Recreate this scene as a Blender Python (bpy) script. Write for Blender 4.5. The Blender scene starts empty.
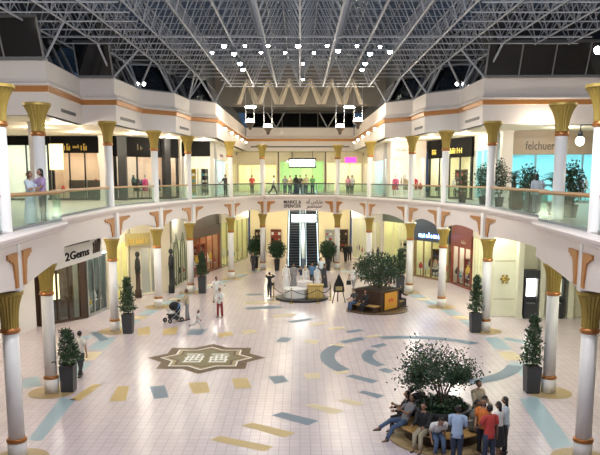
SPOT_E=480; BOWL_E=200; CORR_E=320; DOWN_E=130; UP_E=140; EXPOSURE=0.45; NEAR_E=1150; FARLOW_E=300
import bpy, bmesh, math, random
from mathutils import Vector, Matrix
random.seed(7)
C = bpy.context.scene.collection
PI = math.pi
# ------------------------------------------------------------------ camera
H = 7.9; F = 710.0; PPY = 283.0; HOR = 178.0
TAN = (PPY-HOR)/F; COS = 1/math.sqrt(1+TAN*TAN); FE = F*(1+TAN*TAN)
cam = bpy.data.cameras.new('camera'); co = bpy.data.objects.new('camera', cam); C.objects.link(co)
co.location = (0, 0, H); co.rotation_euler = (PI/2-math.atan(TAN), 0, 0)
cam.sensor_width = 36; cam.lens = F*36/600; cam.shift_y = (PPY-227.5)/600; cam.clip_end = 300
bpy.context.scene.camera = co
def at(px, py, z=0.0):
    """place on the horizontal plane z that the photograph shows at px, py"""
    h = H-z; dy = py-HOR
    return Vector((h*(px-300)/(COS*dy), h*(FE/dy-TAN), z))
def ht(py, Y):
    """height of what the photograph shows at row py at distance Y"""
    # z-H = -(Y) * tan(angle below horizon)
    v = py-PPY
    return H - Y*(v+F*TAN)/(F-v*TAN)
def xt(px, py, Y):
    v = py-PPY
    return Y*(px-300)/(F*COS-v*TAN*COS)
# ------------------------------------------------------------------ materials
MATS = {}
def M(name, col, rough=.5, metal=0.0, noise=0.0, nscale=8.0, emit=0.0, spec=.5, bump=0.0):
    if name in MATS: return MATS[name]
    m = bpy.data.materials.new(name); m.use_nodes = True
    nt = m.node_tree; b = nt.nodes['Principled BSDF']
    b.inputs['Base Color'].default_value = (*col, 1); b.inputs['Roughness'].default_value = rough
    b.inputs['Metallic'].default_value = metal; b.inputs['Specular IOR Level'].default_value = spec
    if noise > 0 or bump > 0:
        tc = nt.nodes.new('ShaderNodeTexCoord'); n = nt.nodes.new('ShaderNodeTexNoise')
        n.inputs['Scale'].default_value = nscale; n.inputs['Detail'].default_value = 3
        nt.links.new(tc.outputs['Object'], n.inputs['Vector'])
        if noise > 0:
            mx = nt.nodes.new('ShaderNodeMix'); mx.data_type = 'RGBA'
            mx.inputs[6].default_value = (*[c*(1-noise) for c in col], 1)
            mx.inputs[7].default_value = (*[min(1, c*(1+noise)) for c in col], 1)
            nt.links.new(n.outputs['Fac'], mx.inputs[0]); nt.links.new(mx.outputs[2], b.inputs['Base Color'])
        if bump > 0:
            bp = nt.nodes.new('ShaderNodeBump'); bp.inputs['Strength'].default_value = bump
            nt.links.new(n.outputs['Fac'], bp.inputs['Height']); nt.links.new(bp.outputs['Normal'], b.inputs['Normal'])
    if emit > 0:
        b.inputs['Emission Color'].default_value = (*col, 1); b.inputs['Emission Strength'].default_value = emit
    MATS[name] = m
    return m
def glass(name, tint, refl=.08, rough=.03):
    if name in MATS: return MATS[name]
    m = bpy.data.materials.new(name); m.use_nodes = True; nt = m.node_tree
    for n in list(nt.nodes):
        if n.type != 'OUTPUT_MATERIAL': nt.nodes.remove(n)
    out = [n for n in nt.nodes if n.type == 'OUTPUT_MATERIAL'][0]
    t = nt.nodes.new('ShaderNodeBsdfTransparent'); t.inputs[0].default_value = (*tint, 1)
    g = nt.nodes.new('ShaderNodeBsdfGlossy'); g.inputs['Roughness'].default_value = rough
    g.inputs['Color'].default_value = (.9, 1, .97, 1)
    mx = nt.nodes.new('ShaderNodeMixShader'); mx.inputs[0].default_value = refl
    nt.links.new(t.outputs[0], mx.inputs[1]); nt.links.new(g.outputs[0], mx.inputs[2]); nt.links.new(mx.outputs[0], out.inputs[0])
    MATS[name] = m
    return m
def floor_mat():
    m = bpy.data.materials.new('floor_tiles'); m.use_nodes = True; nt = m.node_tree; b = nt.nodes['Principled BSDF']
    tc = nt.nodes.new('ShaderNodeTexCoord')
    br = nt.nodes.new('ShaderNodeTexBrick'); br.offset = 0; br.squash = 1
    br.inputs['Scale'].default_value = 1; br.inputs['Brick Width'].default_value = .31; br.inputs['Row Height'].default_value = .31
    br.inputs['Mortar Size'].default_value = .012; br.inputs['Mortar Smooth'].default_value = .2
    br.inputs['Color1'].default_value = FLOOR1; br.inputs['Color2'].default_value = FLOOR2; br.inputs['Mortar'].default_value = FLOORM
    nt.links.new(tc.outputs['Object'], br.inputs['Vector'])
    n = nt.nodes.new('ShaderNodeTexNoise'); n.inputs['Scale'].default_value = .35; n.inputs['Detail'].default_value = 2
    nt.links.new(tc.outputs['Object'], n.inputs['Vector'])
    mx = nt.nodes.new('ShaderNodeMix'); mx.data_type = 'RGBA'; mx.blend_type = 'MULTIPLY'; mx.inputs[0].default_value = .35
    rp = nt.nodes.new('ShaderNodeValToRGB'); rp.color_ramp.elements[0].color = (.93, .85, .84, 1); rp.color_ramp.elements[1].color = (1, .98, 1, 1)
    rp.color_ramp.elements[0].position = .35; rp.color_ramp.elements[1].position = .65
    nt.links.new(n.outputs['Fac'], rp.inputs[0]); nt.links.new(br.outputs['Color'], mx.inputs[6]); nt.links.new(rp.outputs[0], mx.inputs[7])
    nt.links.new(mx.outputs[2], b.inputs['Base Color']); b.inputs['Roughness'].default_value = .24
    return m
FLOOR1 = (.63, .545, .56, 1); FLOOR2 = (.585, .51, .53, 1); FLOORM = (.45, .395, .41, 1)
white = M('white_paint', (.80, .77, .74), .45, noise=.03, nscale=3)
colw = M('column_white', (.80, .78, .75), .35, noise=.03, nscale=2)
fascia_m = M('fascia_plaster', (.74, .66, .62), .5, noise=.03, nscale=1.5)
bulk_m = M('bulkhead_plaster', (.72, .66, .62), .55, noise=.03, nscale=1.2)
cream = M('cream_wall', (.78, .70, .52), .5, noise=.04, nscale=2)
soffit_m = M('soffit_cream', (.82, .76, .60), .6)
gold = M('capital_gold', (.37, .265, .06), .45, .4, noise=.15, nscale=14)
copper = M('copper_band', (.44, .19, .05), .45, .2, noise=.12, nscale=5)
bronze = M('bronze_ring', (.42, .17, .05), .35, .6, noise=.1)
rail_m = M('handrail_wood', (.42, .22, .07), .4, .0, noise=.15)
steel = M('steel_trim', (.45, .47, .46), .3, .9)
strut_m = M('strut_white', (.37, .39, .42), .5)
black = M('black_paint', (.012, .012, .013), .4)
darkg = M('dark_grey', (.035, .037, .042), .5, noise=.1)
nightglass = M('night_window', (.006, .007, .009), .08)
roofglass = glass('roof_glass', (.62, .72, .80), .10, .15)
balglass = glass('balustrade_glass', (.80, .90, .86), .10, .16)
paneglass = glass('shop_glass', (.93, .96, .95), .06)
wood = M('bench_wood', (.46, .27, .09), .45, noise=.25, nscale=9)
dwood = M('dark_wood', (.05, .025, .014), .45, noise=.25, nscale=9)
blue_in = M('inlay_blue', (.12, .18, .24), .4, spec=.3, noise=.12, nscale=9)
teal_in = M('inlay_teal', (.29, .385, .43), .4, spec=.3, noise=.1, nscale=9)
yel_in = M('inlay_yellow', (.54, .385, .15), .4, spec=.3, noise=.12, nscale=9)
pyel_in = M('inlay_pale_yellow', (.60, .49, .30), .35, noise=.1, nscale=9)
tan_in = M('inlay_tan', (.36, .26, .13), .4, spec=.2, noise=.12, nscale=9)
brown_in = M('inlay_brown', (.13, .075, .035), .45, spec=.12, noise=.75, nscale=5)
olive_in = M('inlay_olive', (.20, .17, .075), .45, spec=.15, noise=.15, nscale=9)
white_in = M('inlay_white', (.80, .78, .72), .35)
leaf1 = M('leaf_green', (.035, .085, .028), .5, noise=.5, nscale=4)
leaf2 = M('leaf_dark', (.016, .042, .016), .5, noise=.5, nscale=4)
bark = M('bark', (.09, .06, .04), .8, noise=.3, nscale=20)
soil = M('soil', (.03, .02, .014), .9, noise=.4, nscale=20)
# ------------------------------------------------------------------ mesh builder
class MB:
    def __init__(s): s.v = []; s.f = []; s.m = []; s.cur = 0; s.sm = []; s.smooth = False
    def face(s, idx): s.f.append(tuple(idx)); s.m.append(s.cur); s.sm.append(s.smooth)
    def add(s, vs): n = len(s.v); s.v.extend(Vector(p) for p in vs); return n
    def quad(s, a, b, c, d): n = s.add([a, b, c, d]); s.face((n, n+1, n+2, n+3))
    def poly(s, pts): n = s.add(pts); s.face(range(n, n+len(pts)))
    def box(s, x0, x1, y0, y1, z0, z1, T=None):
        P = [(x0,y0,z0),(x1,y0,z0),(x1,y1,z0),(x0,y1,z0),(x0,y0,z1),(x1,y0,z1),(x1,y1,z1),(x0,y1,z1)]
        if T: P = [T @ Vector(p) for p in P]
        n = s.add(P)
        for f in ((0,3,2,1),(4,5,6,7),(0,1,5,4),(1,2,6,5),(2,3,7,6),(3,0,4,7)): s.face([n+i for i in f])
    def prism(s, pts, z0, z1, T=None):
        k = len(pts); P = [Vector((p[0],p[1],z0)) for p in pts]+[Vector((p[0],p[1],z1)) for p in pts]
        if T: P = [T @ p for p in P]
        n = s.add(P); s.face([n+k-1-i for i in range(k)]); s.face([n+k+i for i in range(k)])
        for i in range(k): j = (i+1) % k; s.face((n+i, n+j, n+k+j, n+k+i))
    def ring(s, c, ux, uy, n): return s.add([c+ux*math.cos(2*PI*i/n)+uy*math.sin(2*PI*i/n) for i in range(n)])
    def loft(s, rings, n=10, caps=True):
        ids = [s.ring(Vector(c), Vector(a), Vector(b), n) for c, a, b in rings]
        for p, q in zip(ids, ids[1:]):
            for i in range(n): j = (i+1) % n; s.face((p+i, p+j, q+j, q+i))
        if caps: s.face([ids[0]+n-1-i for i in range(n)]); s.face([ids[-1]+i for i in range(n)])
    def tube(s, pts, rad, n=6, caps=True):
        pts = [Vector(p) for p in pts]; rad = rad if isinstance(rad, (list, tuple)) else [rad]*len(pts)
        rings = []; prev = None
        for i, p in enumerate(pts):
            d = (pts[min(i+1, len(pts)-1)]-pts[max(i-1, 0)])
            if d.length < 1e-9: d = Vector((0,0,1))
            d.normalize()
            if prev is None: u = d.orthogonal().normalized()
            else:
                u = prev-d*prev.dot(d)
                u = u.normalized() if u.length > 1e-6 else d.orthogonal().normalized()
            prev = u; w = d.cross(u)
            rings.append((p, u*rad[i], w*rad[i]))
        s.loft(rings, n, caps)
    def lathe(s, prof, n=20, c=(0,0,0), flute=None):
        c = Vector(c); ids = []
        for r, z, fl in [(p[0], p[1], p[2] if len(p) > 2 else 0) for p in prof]:
            ids.append(s.add([c+Vector(((r*(1-(fl if i % 2 else 0)))*math.cos(2*PI*i/n), (r*(1-(fl if i % 2 else 0)))*math.sin(2*PI*i/n), z)) for i in range(n)]))
        for p, q in zip(ids, ids[1:]):
            for i in range(n): j = (i+1) % n; s.face((p+i, p+j, q+j, q+i))
        s.face([ids[0]+n-1-i for i in range(n)]); s.face([ids[-1]+i for i in range(n)])
    def ell(s, c, r, n=10, k=7, T=None):
        c = Vector(c); ids = []
        for a in range(1, k):
            t = PI*a/k
            P = [Vector((r[0]*math.sin(t)*math.cos(2*PI*i/n), r[1]*math.sin(t)*math.sin(2*PI*i/n), -r[2]*math.cos(t))) for i in range(n)]
            ids.append(s.add([c+((T @ p) if T else p) for p in P]))
        lo = Vector((0,0,-r[2])); hi = Vector((0,0,r[2]))
        b = s.add([c+((T @ lo) if T else lo)]); t = s.add([c+((T @ hi) if T else hi)])
        for p, q in zip(ids, ids[1:]):
            for i in range(n): j = (i+1) % n; s.face((p+i, p+j, q+j, q+i))
        for i in range(n):
            j = (i+1) % n; s.face((b, ids[0]+j, ids[0]+i)); s.face((t, ids[-1]+i, ids[-1]+j))
    def mesh(s, name, mats):
        me = bpy.data.meshes.new(name); me.from_pydata([tuple(v) for v in s.v], [], s.f)
        for m in (mats if isinstance(mats, (list, tuple)) else [mats]): me.materials.append(m)
        me.polygons.foreach_set('material_index', s.m); me.polygons.foreach_set('use_smooth', s.sm); me.update()
        return me
    def build(s, name, mats, parent=None, loc=None, rz=0):
        o = bpy.data.objects.new(name, s.mesh(name, mats)); C.objects.link(o)
        if parent: o.parent = parent
        if loc is not None: o.location = loc
        o.rotation_euler.z = rz
        return o
def tag(o, label=None, cat=None, group=None, kind=None):
    if label: o['label'] = label
    if cat: o['category'] = cat
    if group: o['group'] = group
    if kind: o['kind'] = kind
    return o
def thing(name, label, cat, loc=(0,0,0), rz=0, group=None):
    o = bpy.data.objects.new(name, None); o.empty_display_size = .1; C.objects.link(o)
    o.location = loc; o.rotation_euler.z = rz
    return tag(o, label, cat, group)
def dup(root, loc=None, rz=None, label=None, group=None):
    def cp(o, par):
        c = o.copy(); C.objects.link(c)
        if par: c.parent = par
        for ch in KIDS.get(o.name, []) or list(o.children): cp(ch, c)
        return c
    r = cp(root, None)
    if loc is not None: r.location = loc
    if rz is not None: r.rotation_euler.z = rz
    if label: r['label'] = label
    if group: r['group'] = group
    return r
KIDS = {}
def struct(name, mb, mats, parent=None, label=None):
    o = mb.build(name, mats, parent); tag(o, label, None, None, 'structure' if parent is None else None); return o
def frame2(p0, p1):
    """2-D frame along p0->p1: origin p0, x along, y to the atrium side (towards the middle), z up"""
    p0 = Vector((p0[0], p0[1])); p1 = Vector((p1[0], p1[1])); d = (p1-p0); L = d.length; d.normalize()
    n = Vector((-d.y, d.x)); mid = (p0+p1)/2
    if n.dot(Vector((0, 40))-mid) < 0: n = -n
    if d.x*n.y-d.y*n.x < 0:      # keep it right-handed: swap ends
        p0, d = p1, -d
    T = Matrix(((d.x, n.x, 0, p0.x), (d.y, n.y, 0, p0.y), (0, 0, 1, 0), (0, 0, 0, 1)))
    return T, L
def text_mb(txt, size, T, mat_i=0, mb=None, ext=.015, align='CENTER', width=None, bold=0.0):
    cu = bpy.data.curves.new('t', 'FONT'); cu.body = txt; cu.size = size; cu.extrude = ext; cu.align_x = align; cu.align_y = 'CENTER'
    cu.resolution_u = 2; cu.offset = bold
    o = bpy.data.objects.new('t', cu); C.objects.link(o)
    me = bpy.data.meshes.new_from_object(o.evaluated_get(bpy.context.evaluated_depsgraph_get()))
    mb = mb or MB()
    sx = 1
    if width and len(me.vertices):
        xs = [v.co.x for v in me.vertices]; sx = width/max(1e-3, max(xs)-min(xs))
    n = mb.add([T @ Vector((v.co.x*sx, v.co.y, v.co.z)) for v in me.vertices]); mb.cur = mat_i
    for p in me.polygons: mb.face([n+i for i in p.vertices])
    bpy.data.objects.remove(o); bpy.data.curves.remove(cu); bpy.data.meshes.remove(me)
    return mb
def facing(T, x, y, z):
    """matrix: text plane upright, facing +y of frame T (towards atrium), centred at x, z"""
    R = Matrix(((-1,0,0,x),(0,0,1,y),(0,1,0,z),(0,0,0,1)))
    return T @ R
def marks_mb(n, size, T, mb=None, width=1.0, seed=1):
    """lettering too small to read in the photograph: a row of n letter-sized strokes"""
    mb = mb or MB(); r = random.Random(seed); p = width/n; kk = T @ Matrix.Translation((-width/2, -size/2, 0))
    for i in range(n):
        x = i*p; h = size*r.choice((.62,.66,.70,.98)); w = p*.26
        mb.box(x+p*.08, x+p*.08+w, 0, h, 0, .02, kk)
        k = r.randrange(4)
        if k != 3: mb.box(x+p*.08, x+p*.80, (h-w*.9)*(.5*k), (h-w*.9)*(.5*k)+w*.9, 0, .02, kk)
        if k in (0, 2): mb.box(x+p*.58, x+p*.80, 0, h*.6, 0, .02, kk)
    return mb
ORD = ['first','second','third','fourth','fifth','sixth','seventh','eighth','ninth','tenth','eleventh','twelfth','thirteenth','fourteenth']
# ------------------------------------------------------------------ plan (x to the right, y away from the camera), metres
ZU = 6.4; ZS = 5.4; ZC = 10.7; ZSILL = 13.1; ZB = 14.6; ZT = 16.45
COLS = [(-8.0,19.2),(-9.25,25.6),(-9.65,36.3),(-8.75,43.3),(-7.6,48.9),(-5.45,55.9),(-3.25,61.8)]
EDGE = [(-6.3,6),(-7.5,19.2),(-8.0,24.4),(-8.85,25.9),(-9.3,36.2),(-8.38,43.1),(-7.25,48.6),(-5.15,55.4),(-3.0,61.2)]
full = EDGE+[(-x, y) for x, y in reversed(EDGE)]
def inset(pts, d):
    """push an open polyline away from the atrium by d"""
    out = []
    for i, p in enumerate(pts):
        a = Vector(pts[max(0, i-1)]); b = Vector(pts[min(len(pts)-1, i+1)]); t = (b-a).normalized(); n = Vector((-t.y, t.x))
        out.append((p[0]+n.x*d, p[1]+n.y*d))
    return out
# ---- floor with its inlaid tiles
fl = MB(); fl.quad((-24,4,0),(24,4,0),(24,80,0),(-24,80,0))
fmats = [floor_mat(), blue_in, teal_in, yel_in, pyel_in, tan_in, brown_in, olive_in, white_in]
def inlay(mi, quads, z=.004):
    fl.cur = mi
    for q in quads:
        P = [at(*p) for p in q]
        if (P[1]-P[0]).cross(P[2]-P[0]).z < 0: P.reverse()
        fl.poly([(p.x, p.y, z) for p in P])
BLUE = [[(149.4,386.5),(164.7,385.3),(168.9,397.5),(154.1,399)],[(268.2,376.5),(282.9,375.4),(289.2,381.7),(274.5,384)],
 [(271.7,415.5),(282.2,412),(319,420.9),(307.8,425.5)],[(246.4,307.4),(281.5,305.9),(282,308),(246.4,309.8)],
 [(245.5,294),(263.5,293.6),(263.5,295.2),(247,295.6)],[(287.1,321.5),(309.6,318),(312.9,319.8),(292,323.3)],
 [(344.7,331.4),(359,329),(364.5,330.8),(348,333.2)],[(339.2,341.3),(360.1,336.9),(365.6,339.6),(344.7,343.5)],
 [(370,346.2),(383.2,343),(387.6,345),(377.7,347.9)],[(275.5,341.8),(281,336.9),(293,337.8),(286.5,342.6)],
 [(345.8,376.5),(352.4,374.3),(378.8,380.9),(372.2,383.5)],[(358,392.3),(363.4,390.5),(385.4,395.6),(377.7,398.5)],
 [(377.7,369.9),(385.4,368),(395,370.8),(388.7,373.6)],[(90,332.6),(99,331.4),(109,339.5),(100.5,341.6)],
 [(186,335),(192,329),(208.5,329),(201,335)]]
YEL = [[(187.8,383),(207,381.8),(209.9,392.4),(193.6,394)],[(231.3,378.7),(247,377.8),(251.8,387.6),(235.3,388.8)],
 [(241.3,425.5),(251.8,422.5),(295.7,433),(284.5,437.7)],[(209.8,440),(220.3,436),(273.5,446.5),(264.7,451.7)],
 [(117.7,385.9),(129.3,386.3),(125.8,400.8),(109,401.5)],[(137.4,328.4),(150,326.6),(150,334.4),(138,335.6)],
 [(163.5,329),(178.5,326.6),(175.5,334.4),(162,335)],[(217.5,333.5),(231,331.4),(234,335),(219,338)],
 [(92,384.5),(102.5,384),(80.3,401),(69.8,399.9)]]
PYEL = [[(303.6,373.5),(319,372.8),(320.7,378.2),(306.7,379.3)],[(304.3,405),(313.7,403.4),(345,411),(332,414.5)],
 [(303,341.8),(306.3,339),(319.5,340.7),(316,344.6)],[(332.6,371.4),(344.7,369.2),(350.2,372.5),(338,374.7)],
 [(327,328),(343.6,326.8),(345.8,328.6),(330.4,330)],[(307.4,324.6),(322.7,322),(328.2,323.3),(311.8,326.4)],
 [(328.2,345),(340.3,343.3),(345.8,346.2),(333.7,347.9)],[(364.5,336.3),(377.7,334.7),(382,336.5),(368.9,337.8)],
 [(270,315.8),(292,313.6),(297.5,315.4),(274.4,318)],[(243.4,302),(280,300.8),(280,303.2),(244,303.8)],
 [(240,331),(254,329),(258,332),(245,334.5)],[(337,401),(347,399),(366,403),(357,406)]]
inlay(1, BLUE); inlay(3, YEL); inlay(4, PYEL)
inlay(2, [[(60.7,397),(75.9,399.4),(41.7,441.2),(27.8,440)],[(23,379),(38,376),(42,385.5),(22,389)],[(76,337),(91,335),(93,337.5),(78,340)],
          [(519,399),(537,396),(574,446),(552,449)],[(505,337),(528,341),(528,344.5),(503,340)]])
# border strips that run from column to column, alternating teal and pale yellow
def strip(a, b, t0, t1, w, mi):
    a = Vector(a); b = Vector(b); d = (b-a).normalized(); n = Vector((-d.y, d.x))*w/2; p = a.lerp(b, t0); q = a.lerp(b, t1)
    fl.cur = mi; fl.poly([(v.x, v.y, .003) for v in (p-n, q-n, q+n, p+n)] if True else 0)
for s in (-1, 1):
    cs = [(s*x, y) if s == 1 else (x, y) for x, y in [(abs(x) if s == 1 else x, y) for x, y in COLS]]
    for i, (a, b) in enumerate(zip(cs[1:], cs[2:])):
        strip(a, b, .14, .40, .8, 2); strip(a, b, .44, .58, .8, 4); strip(a, b, .62, .86, .8, 2)
# tan disc under every column
for s in (-1, 1):
    for x, y in COLS:
        fl.cur = 5; fl.poly([(s*abs(x)+.85*math.cos(a*PI/16), y+.85*math.sin(a*PI/16), .005) for a in range(32)])
# eight-pointed star medallion
mc = at(206.5, 357.8); R = 2.64
def star(r, z, mi, w=None):
    for rot in (0, PI/4):
        P = [(mc.x+r*math.cos(rot+PI/2*k), mc.y+r*math.sin(rot+PI/2*k), z) for k in range(4)]
        fl.cur = mi; fl.poly(P)
        z += .0006
star(R, .004, 6); star(R*.78, .006, 8); star(R*.74, .008, 5); star(R*.66, .010, 6); star(R*.60, .012, 7)
for lx, sgn in ((-.56, 1), (.56, -1)):          # two white interlaced script blocks in the star
    fl.cur = 8
    for k in range(5):
        y0 = mc.y-.82+.34*k; j = .07*(k % 2)
        fl.poly([(mc.x+lx-.42+j, y0, .0145),(mc.x+lx+.34+j, y0, .0145),(mc.x+lx+.38+j, y0+.15, .0145),(mc.x+lx-.38+j, y0+.15, .0145)])
    for k in range(4):
        xx = mc.x+lx-.36+.22*k; y0 = mc.y-.80+.22*(k % 3)
        fl.poly([(xx, y0, .0155),(xx+.09, y0, .0155),(xx+.09+.05*sgn, y0+1.0, .0155),(xx+.05*sgn, y0+1.0, .0155)])
# ring of blue arcs
rc = at(419, 357.5)
def arc(r0, r1, a0, a1, mi=1, n=14):
    fl.cur = mi
    for k in range(n):
        t0 = math.radians(a0+(a1-a0)*k/n); t1 = math.radians(a0+(a1-a0)*(k+1)/n)
        fl.poly([(rc.x+r*math.cos(t), rc.y+r*math.sin(t), .0065) for r, t in ((r0,t0),(r1,t0),(r1,t1),(r0,t1))])
arc(3.75, 4.4, 148, 212); arc(3.75, 4.4, 40, 108); arc(3.75, 4.4, -72, -20); arc(2.05, 2.55, 145, 218); 
floor = struct('floor', fl, fmats)
# ---- gallery floor: nosing, slab, soffit
sl = MB()
outer = 23.0
def slab(z0, z1, mi_top, mi_bot, inner):
    L = [p for p in inner if p[0] < 0]; Rr = [p for p in inner if p[0] > 0]
    for side in (L, list(reversed(Rr))):
        sgn = -1 if side is L else 1
        for a, b in zip(side, side[1:]):
            for z, mi, up in ((z1, mi_top, 1), (z0, mi_bot, 0)):
                sl.cur = mi; P = [(a[0],a[1],z),(b[0],b[1],z),(sgn*outer,b[1],z),(sgn*outer,a[1],z)]
                if (sgn < 0) == bool(up): P.reverse()
                sl.poly(P)
    a = L[-1]; b = (-a[0], a[1]); yo = 67.0
    for z, mi in ((z1, mi_top), (z0, mi_bot)):
        sl.cur = mi
        sl.poly([(a[0],a[1],z),(b[0],b[1],z),(b[0],yo,z),(a[0],yo,z)])
        for s in (-1, 1): sl.poly([(s*3.0,a[1],z),(s*outer,a[1],z),(s*outer,yo,z),(s*3.0,yo,z)])
        for s in (-1, 1): sl.poly([(s*2.1,yo,z),(s*outer,yo,z),(s*outer,74,z),(s*2.1,74,z)])
        sl.poly([(-outer,74,z),(outer,74,z),(outer,80,z),(-outer,80,z)])
sl.cur = 0
slab(ZS, ZU, 0, 1, inset(full, .22))
for a, b in (((-2.1,67),(2.1,67)),((-2.1,67),(-2.1,74)),((2.1,67),(2.1,74)),((-2.1,74),(2.1,74))):
    sl.cur = 1; sl.poly([(a[0],a[1],ZS),(b[0],b[1],ZS),(b[0],b[1],ZU),(a[0],a[1],ZU)])
gf = M('gallery_floor_tile', (.66, .58, .54), .3, noise=.08, nscale=2)
struct('floor_gallery', sl, [gf, soffit_m])
# fascia with its arched lower edge, and the rounded nosing above it
fa = inset(full, .14); fb = inset(full, .50)
fm = MB()
BAYS = {}
def fascia_z(p):       # arch: low at the columns, high between them
    best = 0
    ys = [c for c in COLS if c != COLS[1]]
    x, y = -abs(p[0]), p[1]
    if y < 19.2: t = (y-6)/13.2
    else:
        t = .0
        for a, b in zip(ys, ys[1:]):
            if a[1] <= y <= b[1]: t = (y-a[1])/(b[1]-a[1])
        if y > ys[-1][1]-.65: return 4.86
    return 4.86+.42*math.sin(PI*max(0, min(1, t)))**.8
def fascia_seg(a, b, c, d, n=14, zf=None):
    for k in range(n):
        t0, t1 = k/n, (k+1)/n
        A = Vector(a).lerp(Vector(b), t0); B = Vector(a).lerp(Vector(b), t1); Cc = Vector(c).lerp(Vector(d), t0); D = Vector(c).lerp(Vector(d), t1)
        za = zf(A, t0); zb = zf(B, t1)
        fm.poly([(A.x,A.y,za),(B.x,B.y,zb),(B.x,B.y,ZU-.12),(A.x,A.y,ZU-.12)])
        fm.poly([(Cc.x,Cc.y,za),(D.x,D.y,zb),(B.x,B.y,zb),(A.x,A.y,za)])
        fm.poly([(D.x,D.y,zb),(Cc.x,Cc.y,za),(Cc.x,Cc.y,ZS+.3),(D.x,D.y,ZS+.3)])
for i in range(len(fa)-1):
    mid = i == len(EDGE)-1
    zf = (lambda p, t: 4.86+.30*math.sin(PI*t)**.7) if mid else (lambda p, t: fascia_z(p))
    fascia_seg(fa[i], fa[i+1], fb[i], fb[i+1], 16, zf)
struct('wall_fascia', fm, fascia_m)
nm = MB(); e2 = inset(full, .30)
def sweep(mb, line, prof, closed=False):
    """profile (offset away from atrium, z) swept along a polyline"""
    L = [inset(line, o) for o, z in prof]
    for i in range(len(line)-1):
        for k in range(len(prof)-1):
            p, q = L[k], L[k+1]; z0, z1 = prof[k][1], prof[k+1][1]
            mb.poly([(p[i][0],p[i][1],z0),(p[i+1][0],p[i+1][1],z0),(q[i+1][0],q[i+1][1],z1),(q[i][0],q[i][1],z1)])
sweep(nm, full, [(.15,6.12),(.06,6.16),(.04,6.24),(-.03,6.27),(-.05,6.36),(-.02,6.42),(.05,6.44),(.32,6.44)])
nm.smooth = False
struct('trim_1', nm, M('nosing', (.80,.72,.69), .45))
# ---- bulkhead above the gallery
BL = [(-16.5,32.7),(-11.3,32.7),(-11.55,38.5),(-9.75,38.5),(-9.45,43.4),(-7.75,45.3),(-7.4,49.0),(-5.85,50.9),(-5.65,76)]
BR = [(16.5,38.2),(9.65,38.4),(9.5,43.4),(7.8,45.4),(7.55,49.0),(5.95,50.9),(5.65,76)]
BL0 = [(-16.5,8)]+BL; BR0 = [(17.5,8),(17.5,38.2)]+BR[1:]
def wall_sweep(name, line, flip):
    ln = line if not flip else list(reversed(line))
    w = MB(); sweep(w, ln, [(.35,ZC),(0,ZC),(0,11.70),(-.05,11.74),(-.05,11.98),(-.16,12.02),(-.16,12.10),(-.02,12.16),(.05,12.3),(.05,ZSILL),(.45,ZSILL)])
    struct(name, w, bulk_m)
    b = MB(); sweep(b, ln, [(-.055,11.72),(-.075,11.76),(-.075,11.95),(-.055,11.985)])
    return b
b1 = wall_sweep('wall_left', BL, False); b2 = wall_sweep('wall_right', BR, True)
wall_sweep('wall_left_near', [(-16.5,6),(-16.5,32.7)], False); wall_sweep('wall_right_near', [(16.5,6),(16.5,38.2)], True)
b3 = wall_sweep('wall_back', [(-5.65,76),(5.65,76)], False)
struct('trim_2', b1, copper); struct('trim_3', b2, copper); struct('trim_4', b3, copper)
so = MB()
def soff(line, s):
    for a, b in zip(line, line[1:]):
        so.poly([(a[0],a[1],ZC),(b[0],b[1],ZC),(s*23,b[1],ZC),(s*23,a[1],ZC)])
soff([(-16.5,6)]+BL, -1); soff([(16.5,6)]+BR, 1)
so.poly([(-23,76,ZC),(23,76,ZC),(23,82,ZC),(-23,82,ZC)])
struct('ceiling_gallery', so, soffit_m)
# ---- slanted night windows between the bulkhead and the roof
win = 0
def window_run(a, b, s):
    global win
    win += 1
    a = Vector(a); b = Vector(b); d = (b-a); L = d.length; d.normalize()
    n = Vector((-d.y, d.x)); 
    if n.dot(Vector((0,45))-(a+b)/2) > 0: n = -n          # outwards
    lean = .75; zt = ZB+.15
    def P(t, f, off=0): v = a+d*t+n*(.25+lean*f+off); return (v.x, v.y, ZSILL+.02+(zt-ZSILL-.02)*f)
    fr = MB()
    k = max(1, round(L/1.9))
    for i in range(k+1): fr.tube([P(L*i/k, 0), P(L*i/k, 1)], .055, 4)
    for f in (.01, 1): fr.tube([P(0, f), P(L, f)], .09, 4)
    w = struct('window_%d' % win, fr, M('window_frame', (.17,.17,.17), .5))
    g = MB(); g.quad(P(0,0,.04), P(L,0,.04), P(L,1,.04), P(0,1,.04)); g.build('pane', nightglass, w)
for ln in (BL, BR):
    for a, b in zip(ln, ln[1:]): window_run(a, b, 0)
window_run((-5.65,76), (5.65,76), 0); window_run((-16.5,6),(-16.5,32.7),0); window_run((16.5,6),(16.5,38.2),0)
for s in (-1,1):
    ow = MB(); ow.box(s*22.9-.1,s*22.9+.1,6,50,0,ZC); struct('wall_outer_'+('left' if s < 0 else 'right'), ow, cream)
# dark upper wall above the windows up to the glass roof
um = MB()
for ln in (inset(BL, 1.05), list(reversed(inset(list(reversed(BR)), 1.05))), [(-6.7,77),(6.7,77)]):
    for a, b in zip(ln, ln[1:]): um.poly([(a[0],a[1],ZB+.1),(b[0],b[1],ZB+.1),(b[0],b[1],ZT+.4),(a[0],a[1],ZT+.4)])
struct('wall_clerestory', um, M('dark_upper_wall', (.05,.052,.055), .7))
# ---- glass roof with glazing bars
rg = MB(); rg.quad((-19,18,ZT+.30),(19,18,ZT+.30),(19,79,ZT+.30),(-19,79,ZT+.30)); rg.cur = 1
y = 22.0
while y < 78: rg.box(-19,19,y-.02,y+.02,ZT+.2,ZT+.28); y += .567
for k in range(-11, 12): rg.box(k*1.7-.03,k*1.7+.03,20,78,ZT+.19,ZT+.29)
struct('ceiling', rg, [roofglass, M('glazing_bar', (.14,.15,.155), .5)])
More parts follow.
